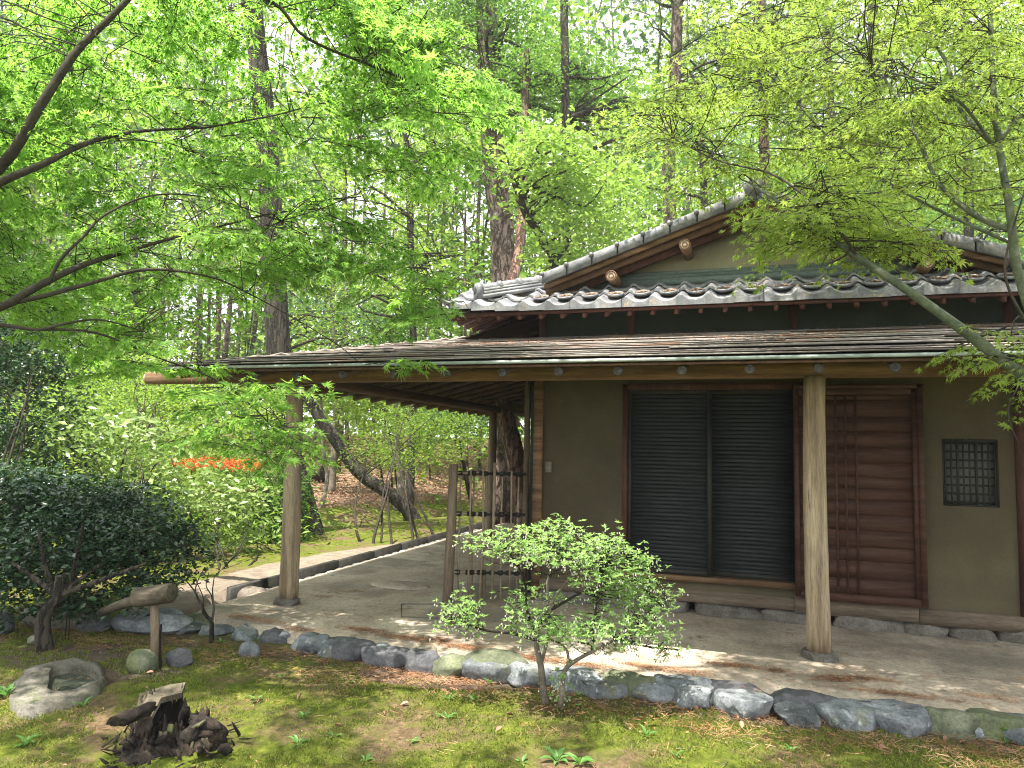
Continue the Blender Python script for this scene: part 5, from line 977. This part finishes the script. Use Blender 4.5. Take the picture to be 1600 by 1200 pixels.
# far trees -----------------------------------------------------------
trees = [('pine_tree', 'dark pine with bare crossing boughs above the gable peak', (1190, 20), 20, .16, 'bark_red', [blob(1180, 120, 20, 140, 120), blob(1130, 60, 20, 120, 60), blob(1230, 40, 20, 140, 100)], 150, 30, .35, .17, 'pine', 'n'),
 ('pine_tree', 'leaning dark trunk behind the yellow green maple, upper right', (1365, 60), 21, .20, 'bark_dark', [blob(1320, 180, 21, 180, 120), blob(1390, 60, 21, 200, 120)], 150, 30, .35, .16, 'pine', 'n'),
 ('broadleaf_tree', 'mid green tree behind the roof ridge, right of the gable peak', (1300, 200), 19, .12, 'bark_dark', [blob(1300, 290, 18, 200, 90), blob(1420, 330, 18, 140, 60)], 140, 40, .3, .09, 'mid', None),
 ('cypress_tree', 'dark feathery conifer behind the right maple trunk', (1510, 100), 18, .14, 'bark_dark', [blob(1510, 200, 18, 160, 140), blob(1580, 120, 18, 160, 200), blob(1560, 330, 18, 160, 90)], 190, 34, .3, .09, 'bluegreen', None),
 ('broadleaf_tree', 'sparse tree with drooping dark branches at the top centre', (880, -60), 14, .10, 'bark_dark', [blob(900, 30, 14, 140, 60), blob(950, 130, 14.4, 130, 90), blob(1000, 200, 15, 110, 100), blob(900, 150, 15, 120, 80)], 170, 40, .22, .065, 'mid', None),
 ('broadleaf_tree', 'twisted small tree seen in the gap left of the thick pine', (640, 330), 17, .10, 'bark_dark', [blob(600, 300, 17, 200, 90), blob(660, 400, 17, 160, 70), blob(560, 440, 17, 160, 80), blob(700, 220, 17, 120, 80)], 130, 36, .26, .08, 'yellowg', None),
 ('broadleaf_tree', 'light green tree between the gable slope and the slim pine', (1100, 300), 17, .11, 'bark_dark', [blob(1000, 300, 17, 110, 90), blob(1110, 240, 17, 120, 140), blob(950, 420, 17, 180, 60)], 160, 40, .25, .075, 'mid', None),
 ('slender_tree', 'thin pale trunk rising behind the wide bright shrub', (622, 680), 19, .11, 'bark_pale', [blob(620, 520, 19, 160, 100)], 70, 36, .3, .09, 'mid', None),
 ('slender_tree', 'thin dark stem between the corner post and the leaning trunk', (505, 700), 18, .06, 'bark_pale', [blob(520, 590, 18, 140, 80)], 70, 36, .3, .08, 'mid', None),
 ('slender_tree', 'slim dark tree standing left of the veranda roof tip', (215, 500), 19, .14, 'bark_dark', [blob(200, 420, 19, 220, 120), blob(120, 560, 19, 160, 100)], 110, 36, .35, .10, 'mid', None),
 ('slender_tree', 'greyish tree above the veranda roof between two dark trunks', (520, 480), 20, .10, 'bark_pale', [blob(560, 500, 20, 220, 70), blob(480, 440, 20, 180, 60)], 100, 36, .35, .09, 'bluegreen', None)]
for i, (nme, lab, (tx, ty), d, r0, bark, bl, nc, per, cr, ls, mt, tt) in enumerate(trees):
    ft = down(tx+8, 500, d); mid = P(tx, ty, d)
    pts = [ft, (tx+6, (ft[1]+ty)/2, d), (tx, ty, d), (tx-8, ty-160, d)]
    tree(nme, lab, 'tree', pts, r0, r0*.6, bark, bl, nc, per, cr, ls, mt, 80+i, T=T_needle() if tt else None, nl=22, lr=.045, lmat='bark_dark')
# far wood: one mass of trunks and foliage
r6 = np.random.default_rng(88); FWd = root('far_wood', (0, 30, 0), 'far-off bright wood beyond the stream and behind the house', None, None, 'stuff')
tk = MB(); cpos = []
for i in range(190):
    d = r6.uniform(22, 58); px = r6.uniform(-250, 1850); q = P(px, 650, d); q[2] = float(zg(q[0], q[1])); hgt = d*r6.uniform(.35, .78)+1.5; rad_ = r6.uniform(.05, .16)*(1 if i % 2 else .6); ln = r6.normal(0, .5, 2)
    top_ = q+np.array((ln[0], ln[1], hgt)); tk.tube(smooth_line([q+(0, 0, -.2), (q+top_)/2+(ln[1]*.3, 0, 0), top_], 6), np.linspace(rad_, rad_*.08, 6), 6, cap=False); cpos.append(top_); cpos.append(top_-(0, 0, .6))
    for j in range(int(r6.integers(20, 34))):
        f = r6.uniform(.06, 1.02); c = q+(top_-q)*f; cpos.append(c+np.array((r6.normal(0, 2.3), r6.normal(0, 2.3), r6.normal(0, .7)))); 
        if j < 6: tk.tube(smooth_line([q+(top_-q)*max(.1, f-.12), (c+cpos[-1])/2+r6.normal(0, .2, 3), cpos[-1]], 5), [.05, .04, .03, .02, .01], 4, cap=False)
tk.build('trunks', M['bark'], FWd, kind='stuff')
SKY = [(425, 65, 105, 60), (970, 55, 75, 60), (590, 320, 55, 45), (350, 470, 80, 30), (250, 25, 50, 20), (735, 330, 25, 60)]
def in_sky(q, pr, r):
    d = q-CAM; z = d@FW; x, y = 800+FPX*(d@RT)/z, 600-FPX*(d@UP)/z; m = np.zeros(len(q), bool)
    for (a, b_, w_, h__) in SKY: m |= ((x-a)/w_)**2+((y-b_)/h__)**2 < r.uniform(.6, 1.3, len(q))
    return m & (r.random(len(q)) < pr)
cpos = np.array(cpos); cpos = cpos[~in_sky(cpos, .9, r6)]; per = 46; pos = np.repeat(cpos, per, 0)+r6.normal(size=(len(cpos)*per, 3))*np.array((.95, .95, .5)); n = len(pos); az = r6.uniform(0, 6.28, n)
R = frames(np.stack([np.cos(az), np.sin(az), r6.normal(-.2, .4, n)], -1), np.stack([r6.normal(0, .6, n), r6.normal(0, .6, n), np.ones(n)], -1)); s = r6.uniform(.18, .40, n); h_ = r6.random(len(cpos)); hh = np.repeat(h_, per)
for lo_, hi_, mt in ((0, .25, 'mid'), (.25, .88, 'yellowg'), (.88, 1, 'bluegreen')):
    m_k = (hh >= lo_) & (hh < hi_); leaves_obj('foliage', T_rh(.55), pos[m_k], R[m_k], s[m_k], M[mt], FWd)
n = 58000; d_ = r6.uniform(62, 95, n); px_ = r6.uniform(-350, 1950, n); hgt_ = (1-r6.random(n)**.8)*d_*.62; q_ = CAM+d_[:, None]*(FW+((px_-800)/FPX)[:, None]*RT); q_[:, 2] = 1+hgt_
kp = np.array([mnoise.fractal(Vector((a*.012, h__*.12, d__*.05)), .8, 2, 3) for a, h__, d__ in zip(px_, hgt_, d_)]) > -.22; q_ = q_[kp]; q_ = q_[~in_sky(q_, .93, r6)]; n = len(q_); az = r6.uniform(0, 6.28, n)
leaves_obj('foliage', T_rh(.8), q_, frames(np.stack([np.cos(az), np.sin(az), r6.normal(-.2, .5, n)], -1), nm(r6.normal(size=(n, 3)))), r6.uniform(.5, 1.1, n), M['yellowg'], FWd)
# undergrowth on the far slope
und = []
for i in range(260):
    px = r6.uniform(-100, 900); d = r6.uniform(21, 45); q = P(px, 700, d); q[2] = zg(q[0], q[1])+.15+(r6.uniform(0, 2.6) if d > 30 else 0); und.append(q)
for i in range(420):
    px = r6.uniform(-200, 440); d = r6.uniform(10.5, 24); q = P(px, 700, d); q[2] = zg(q[0], q[1])+r6.uniform(.1, 1.0)*(d-8)/14+.1; und.append(q)
und = np.array(und); pos = np.repeat(und, 50, 0)+r6.normal(size=(len(und)*50, 3))*np.array((.4, .4, .16)); n = len(pos); az = r6.uniform(0, 6.28, n)
u_ = root('undergrowth', (0, 15, 0), 'patches of low green undergrowth on the slopes', None, None, 'stuff')
leaves_obj('foliage', T_rh(.35), pos, frames(np.stack([np.cos(az), np.sin(az), r6.normal(.4, .5, n)], -1), np.stack([r6.normal(0, .6, n), r6.normal(0, .6, n), np.ones(n)], -1)), r6.uniform(.06, .16, n), M['yellowg'], u_)
q = G(497, 752); V, F = rock((.35, .25, .28), 5, 8); obj('log_section', V+q+(0, 0, .2), F, M['rot'], None, True, label='short dark section of log on the far sunlit slope', cat='log')
q = G(525, 745); k = MB(); k.tube([q, q+(0, 0, 1.2)], [.16, .13], 8); k.build('old_post', M['wood_red'], None, True, label='dark red post on the slope behind the leaning trunk', cat='post')

# ------------------------------------------------------------------ ground cover, weeds, fallen needles
r7 = np.random.default_rng(99)
n = 210000; gx_ = r7.uniform(-2.4, 6.6, n); gy_ = -1.05-4.0*r7.random(n)**1.15; keep = np.array([mnoise.fractal(Vector((a*1.7, b_*1.7, 2)), .8, 2, 4) for a, b_ in zip(gx_, gy_)]) > -.12
dd_ = np.exp(-(((gx_-c1[0])/.5)**2+((gy_-c1[1])/.16)**2)**2) < .4; keep &= dd_; keep &= np.hypot((gx_-bq[0])/1.3, gy_-bq[1]) > .22; gx_, gy_ = gx_[keep], gy_[keep]; n = len(gx_)
cu = np.stack([r7.uniform(-2.2, 6.4, 300), -1.3-3.4*r7.random(300)**1.3, r7.uniform(.05, .14, 300), r7.uniform(.012, .03, 300)], -1); cun = 26000
ci = r7.integers(0, 300, cun); ca_ = r7.uniform(0, 6.28, cun); cr_ = np.sqrt(r7.random(cun)); gx2 = cu[ci, 0]+cu[ci, 2]*cr_*np.cos(ca_); gy2 = cu[ci, 1]+cu[ci, 2]*.8*cr_*np.sin(ca_); dome = cu[ci, 3]*(1-cr_**2)
kk = np.hypot((gx2-bq[0])/1.3, gy2-bq[1]) > .25; gx_ = np.r_[gx_, gx2[kk]]; gy_ = np.r_[gy_, gy2[kk]]; dome = np.r_[np.zeros(n), dome[kk]]; n = len(gx_)
pos = np.stack([gx_, gy_, zg(gx_, gy_)+dome], -1); fz = np.array([mnoise.fractal(Vector((a*3, b_*3, 0)), .8, 2.1, 5) for a, b_ in zip(gx_, gy_)])*.018; pos[:, 2] += fz-.001
TM = (np.array([(-.2, 0, 0), (.2, 0, 0), (0, 1, 0)]), np.array([(0, 1, 2)]))
mo = root('moss', (2, -2, -.19), 'short green moss covering the ground before the veranda', None, None, 'stuff')
leaves_obj('moss_blades', TM, pos, frames(np.stack([r7.normal(0, .6, n), r7.normal(0, .6, n), np.ones(n)], -1), nm(r7.normal(size=(n, 3)))), r7.uniform(.009, .024, n), M['moss_blade'], mo)
def needles(label, centers, loc):
    P_ = []; D_ = []
    for (c, rx, ry, m_n) in centers:
        p_ = np.stack([r7.normal(c[0], rx, m_n), r7.normal(c[1], ry, m_n)], -1); P_.append(np.column_stack([p_, c[2]+r7.uniform(.003, .013, m_n)])); a = r7.uniform(0, 6.28, m_n); D_.append(np.stack([np.cos(a), np.sin(a), r7.normal(0, .12, m_n)], -1))
    P_ = np.concatenate(P_); D_ = np.concatenate(D_); m_n = len(P_); TN = (np.array([(-.022, 0, 0), (.022, 0, 0), (.016, 1, .04), (-.016, 1, .04)]), np.array([(0, 1, 2, 3)]))
    t = root('pine_needles', loc, label, None, None, 'stuff'); leaves_obj('needles', TN, P_, frames(D_, np.tile((0., 0, 1), (m_n, 1))+r7.normal(0, .4, (m_n, 3))), r7.uniform(.03, .065, m_n), M['needle'], t)
fc = []
for (a, b_, rx, ry, m_n) in [(1142,1040,.10,.022,160),(1210,1048,.05,.015,60),(1305,1062,.08,.03,150),(1360,1062,.09,.015,120),(570,985,.12,.03,160),(640,998,.16,.03,260),(725,1012,.14,.03,260),(470,985,.10,.03,160),(380,965,.10,.03,120),(420,972,.10,.02,80),(830,1028,.15,.02,220),(920,1040,.15,.025,260),(1010,1042,.12,.02,200),(1075,1050,.1,.02,120),(1400,1085,.2,.015,200),(500,932,.1,.03,60),(560,925,.1,.03,50),(690,1000,.05,.02,60),(530,925,.1,.05,40),(1540,1090,.1,.02,60)]:
    q = PZ(a, b_, .0); fc.append((q, rx, ry, int(m_n*2.2)))
for i in range(420): x = r7.uniform(-.5, 7); fc.append((np.array((x, r7.uniform(-.95, 1.0) if i % 3 else r7.uniform(-.95, -.5), 0)), .014, .012, 4))
needles('brown fallen pine needles in drifts on the veranda floor', fc, (2, -.5, 0))
gc = []
for i in range(330):
    x = r7.uniform(-2, 6.6); y = r7.uniform(-1.5, -.98) if r7.random() < .6 else r7.uniform(-4.4, -1.4); gc.append((np.array((x, y, float(zg(x, y))+.012)), .10, .06, 42 if y > -1.55 else 20))
for dx in (-.25, 0, .25): gc.append((np.array((c1[0]+dx, c1[1], c1[2]+.012)), .2, .08, 260))
needles('brown fallen pine needles scattered over the moss', gc, (2, -1.5, -.18))
rn = []
for (px, sp_) in ((985, .25), (1085, .18), (1200, .3), (860, .2), (780, .15), (1300, .25), (1450, .2), (1540, .3)):
    q0 = P(px, 530, 7.6); x = q0[0]; yy = r7.uniform(.3, .9); rn.append((np.array((x, yy, 0)), sp_, .16, int(1300*sp_)))
P_ = []; 
for (c, rx, ry, m_n) in rn: p_ = np.stack([r7.normal(c[0], rx, m_n), np.clip(r7.normal(c[1], ry, m_n), -.7, 1.05)], -1); P_.append(np.column_stack([p_, zr(p_[:, 1])+.032]))
for i in range(26):
    x = XE+.35+i*TWd; p_ = np.stack([r7.normal(x+TWd*.6, .05, 30), np.clip(r7.normal(.75, .12, 30), .5, 1.05)], -1); P_.append(np.column_stack([p_, zp(p_[:, 1])+.035]))
P_ = np.concatenate(P_); n = len(P_); a = r7.uniform(0, 6.28, n)
t = root('pine_needles', (3, .5, 2.4), 'orange brown pine needles lying on the board roof and in the tile troughs', None, None, 'stuff')
leaves_obj('needles', (np.array([(-.035, 0, 0), (.035, 0, 0), (.02, 1, .06), (-.02, 1, .06)]), np.array([(0, 1, 2, 3)])), P_, frames(np.stack([np.cos(a), np.sin(a), r7.normal(.1, .15, n)], -1), np.tile((0., 0, 1), (n, 1))+r7.normal(0, .4, (n, 3))), r7.uniform(.03, .06, n), M['needle'], t)
k = MB()
for i in range(130):
    x, y = r7.uniform(-2, 6.4), -1.1-3.2*r7.random()**1.3; q = np.array((x, y, float(zg(x, y))+.014)); a = r7.uniform(0, 6.28); l_ = r7.uniform(.03, .12); d_ = np.array((math.cos(a), math.sin(a), r7.normal(0, .08)))
    k.tube([q, q+d_*l_*.5+r7.normal(0, .005, 3), q+d_*l_], [.0022, .002, .001], 4)
k.build('fallen_twigs', M['bark_pale'], kind='stuff', label='thin fallen twigs scattered over the moss')
n = 900; x = r7.uniform(-2, 6.4, n); y = -1.05-3.4*r7.random(n)**1.5; a = r7.uniform(0, 6.28, n); t = root('leaf_bits', (2, -2, 0), 'small brown leaf scraps scattered over the moss', None, None, 'stuff')
leaves_obj('scraps', T_ell(.5, .5, .2), np.stack([x, y, zg(x, y)+.018], -1), frames(np.stack([np.cos(a), np.sin(a), r7.normal(0, .2, n)], -1), np.tile((0., 0, 1), (n, 1))+r7.normal(0, .4, (n, 3))), r7.uniform(.008, .026, n), M['dead_leaf'], t)
# leaf litter on the sunlit slope
n = 26000; px = r7.uniform(430, 900, n); dpt = r7.uniform(17.5, 38, n); q = CAM+dpt[:, None]*(FW+((px-800)/FPX)[:, None]*RT); z_ = zg(q[:, 0], q[:, 1]); S_q = -.316*(q[:, 0]-4.12)+.949*(q[:, 1]+5.92); U_q = .949*(q[:, 0]-4.12)+.316*(q[:, 1]+5.92)
ok = S_q-(16.6+.9*np.clip(U_q+3.6, -3, 9)) > 1.6; q = q[ok]; q[:, 2] = z_[ok]+.05; n = len(q); a = r7.uniform(0, 6.28, n); t = root('leaf_litter', (-3, 18, 0), 'brown leaf litter on the far sunlit slope', None, None, 'stuff')
leaves_obj('litter', T_rh(.6), q, frames(np.stack([np.cos(a), np.sin(a), r7.normal(.1, .3, n)], -1), np.tile((0., 0, 1), (n, 1))+r7.normal(0, .5, (n, 3))), r7.uniform(.04, .09, n), M['dead_leaf'], t)
# fallen leaves and weeds, one by one
DL = mesh_np('fallen_leaf', *T_ell(.5, .5, -.2), M['dead_leaf'])
for (px, py, lab) in [(464,1098,'pale curled dead leaf left of the sunny moss patch'),(625,1106,'dark dead leaf on the moss below the bare soil'),(802,1122,'red brown leaf left of the flowering shrub foot'),(774,1148,'red leaf near the bottom centre of the moss'),(1090,1116,'long brown leaf below the second blue stone right of the shrub'),(1160,1144,'tan leaf under the big round edging stone'),(1190,1155,'curled orange leaf below the gap between edging stones'),(1370,1172,'pale narrow leaf lying at the lower right'),(1500,1165,'orange leaf beneath the wide olive edging stone'),(538,1140,'long brown leaf in the lower left moss'),(228,1055,'cream dead leaf at the foot of the spout post'),(1475,1163,'small tan leaf under the blue edging stone at right')]:
    q = G(px, py)+np.array((0, 0, .018)); o = put('fallen_leaf', DL, None, q, (r7.normal(0, .3), r7.normal(0, .3), r7.uniform(0, 6)), label=lab, cat='leaf', group='fallen leaves on the moss'); o.scale = (.055,)*3
TW_ = T_ell(.36, .3, .25); WM = mesh_np('leaf', *TW_, M['weed'])
weeds = [(130,1105,'seedling on the moss below the stone basin',.05,5),(135,1112,None,.05,5),(40,1165,'broad leafed weed at the lower left corner',.07,8),(60,1180,None,.06,6),(10,1090,'tall weed left of the stone basin',.09,8),(305,985,'small weed left of the bare shrub',.05,5),(400,1095,'seedling right of the stump',.05,5),(440,1060,'seedling above the stump on the open moss',.045,5),(475,1125,'lone seedling in the middle of the left moss',.05,5),(465,1165,'seedling pair near the bottom left of centre',.05,6),(570,1190,'single leafed weed at the bottom edge left of the sunny patch',.05,4),(700,1095,'seedling below the bare soil patch',.05,6),(735,1095,'upright seedling between the soil patch and the shrub',.055,6),(765,1070,'upright seedling beside the olive oval stone',.06,5),(698,1125,'seedling below the other seedlings, left of the shrub',.055,6),(870,1190,'tall narrow weed at the bottom edge below the shrub',.07,8),(905,1195,'clump of weeds at the bottom edge right of the shrub',.07,8),(815,1195,'small weed left of the bottom clump',.05,5),(345,1005,'small weed right of the bare shrub',.05,5),(395,1095,None,.05,5),(1580,1160,'grassy weed at the right end of the edging stones',.10,12),(385,1100,None,.05,5)]
weeds += [(215,1110,'seedling tucked between the basin and the stump',.05,5),(545,1070,'tiny seedling left of the bare soil patch',.04,4),(520,1155,'lone seedling under the open left moss, near the bottom',.045,5),(1010,1150,'seedling right of the flowering shrub near the bottom',.05,5),(1235,1175,'small seedling below the round edging stone, at the bottom',.045,5),(640,1165,'seedling left of the sunny moss patch',.045,4),(290,1020,'seedling between the rough dark stone and the bare shrub',.05,5),(1055,1185,'tiny seedling at the bottom edge between shrub and stones',.04,4)]
for (px, py, lab, s_, k_) in weeds:
    if not lab: continue
    q = G(px, py); t = root('weed', q, lab, 'weed', 'weeds growing in the moss')
    for j in range(k_):
        a = j*2.4+r7.uniform(0, .6); el = r7.uniform(.35, 1.1); dv = np.array((math.cos(a)*math.cos(el), math.sin(a)*math.cos(el), math.sin(el)))
        l = put('leaf', WM, t, q+dv*.008, frames(dv[None], np.array([[0, 0, 1.]])-dv[None]*.5)[0]); l.scale = (s_*r7.uniform(.7, 1.4),)*3

# ------------------------------------------------------------------ thin hazy air
m = bpy.data.materials.new('haze_air'); m.use_nodes = True; nt = m.node_tree; nt.nodes.clear(); ou = nt.nodes.new('ShaderNodeOutputMaterial'); pv = nt.nodes.new('ShaderNodeVolumePrincipled')
pv.inputs['Color'].default_value = (.93, .97, 1, 1); pv.inputs['Density'].default_value = .0014; pv.inputs['Anisotropy'].default_value = .3; nt.links.new(pv.outputs[0], ou.inputs['Volume'])
hz = MB(); hz.box((-230, -110, -4), (230, 330, 75)); o = hz.build('haze', m, kind='stuff', label='thin bright haze in the woodland air')
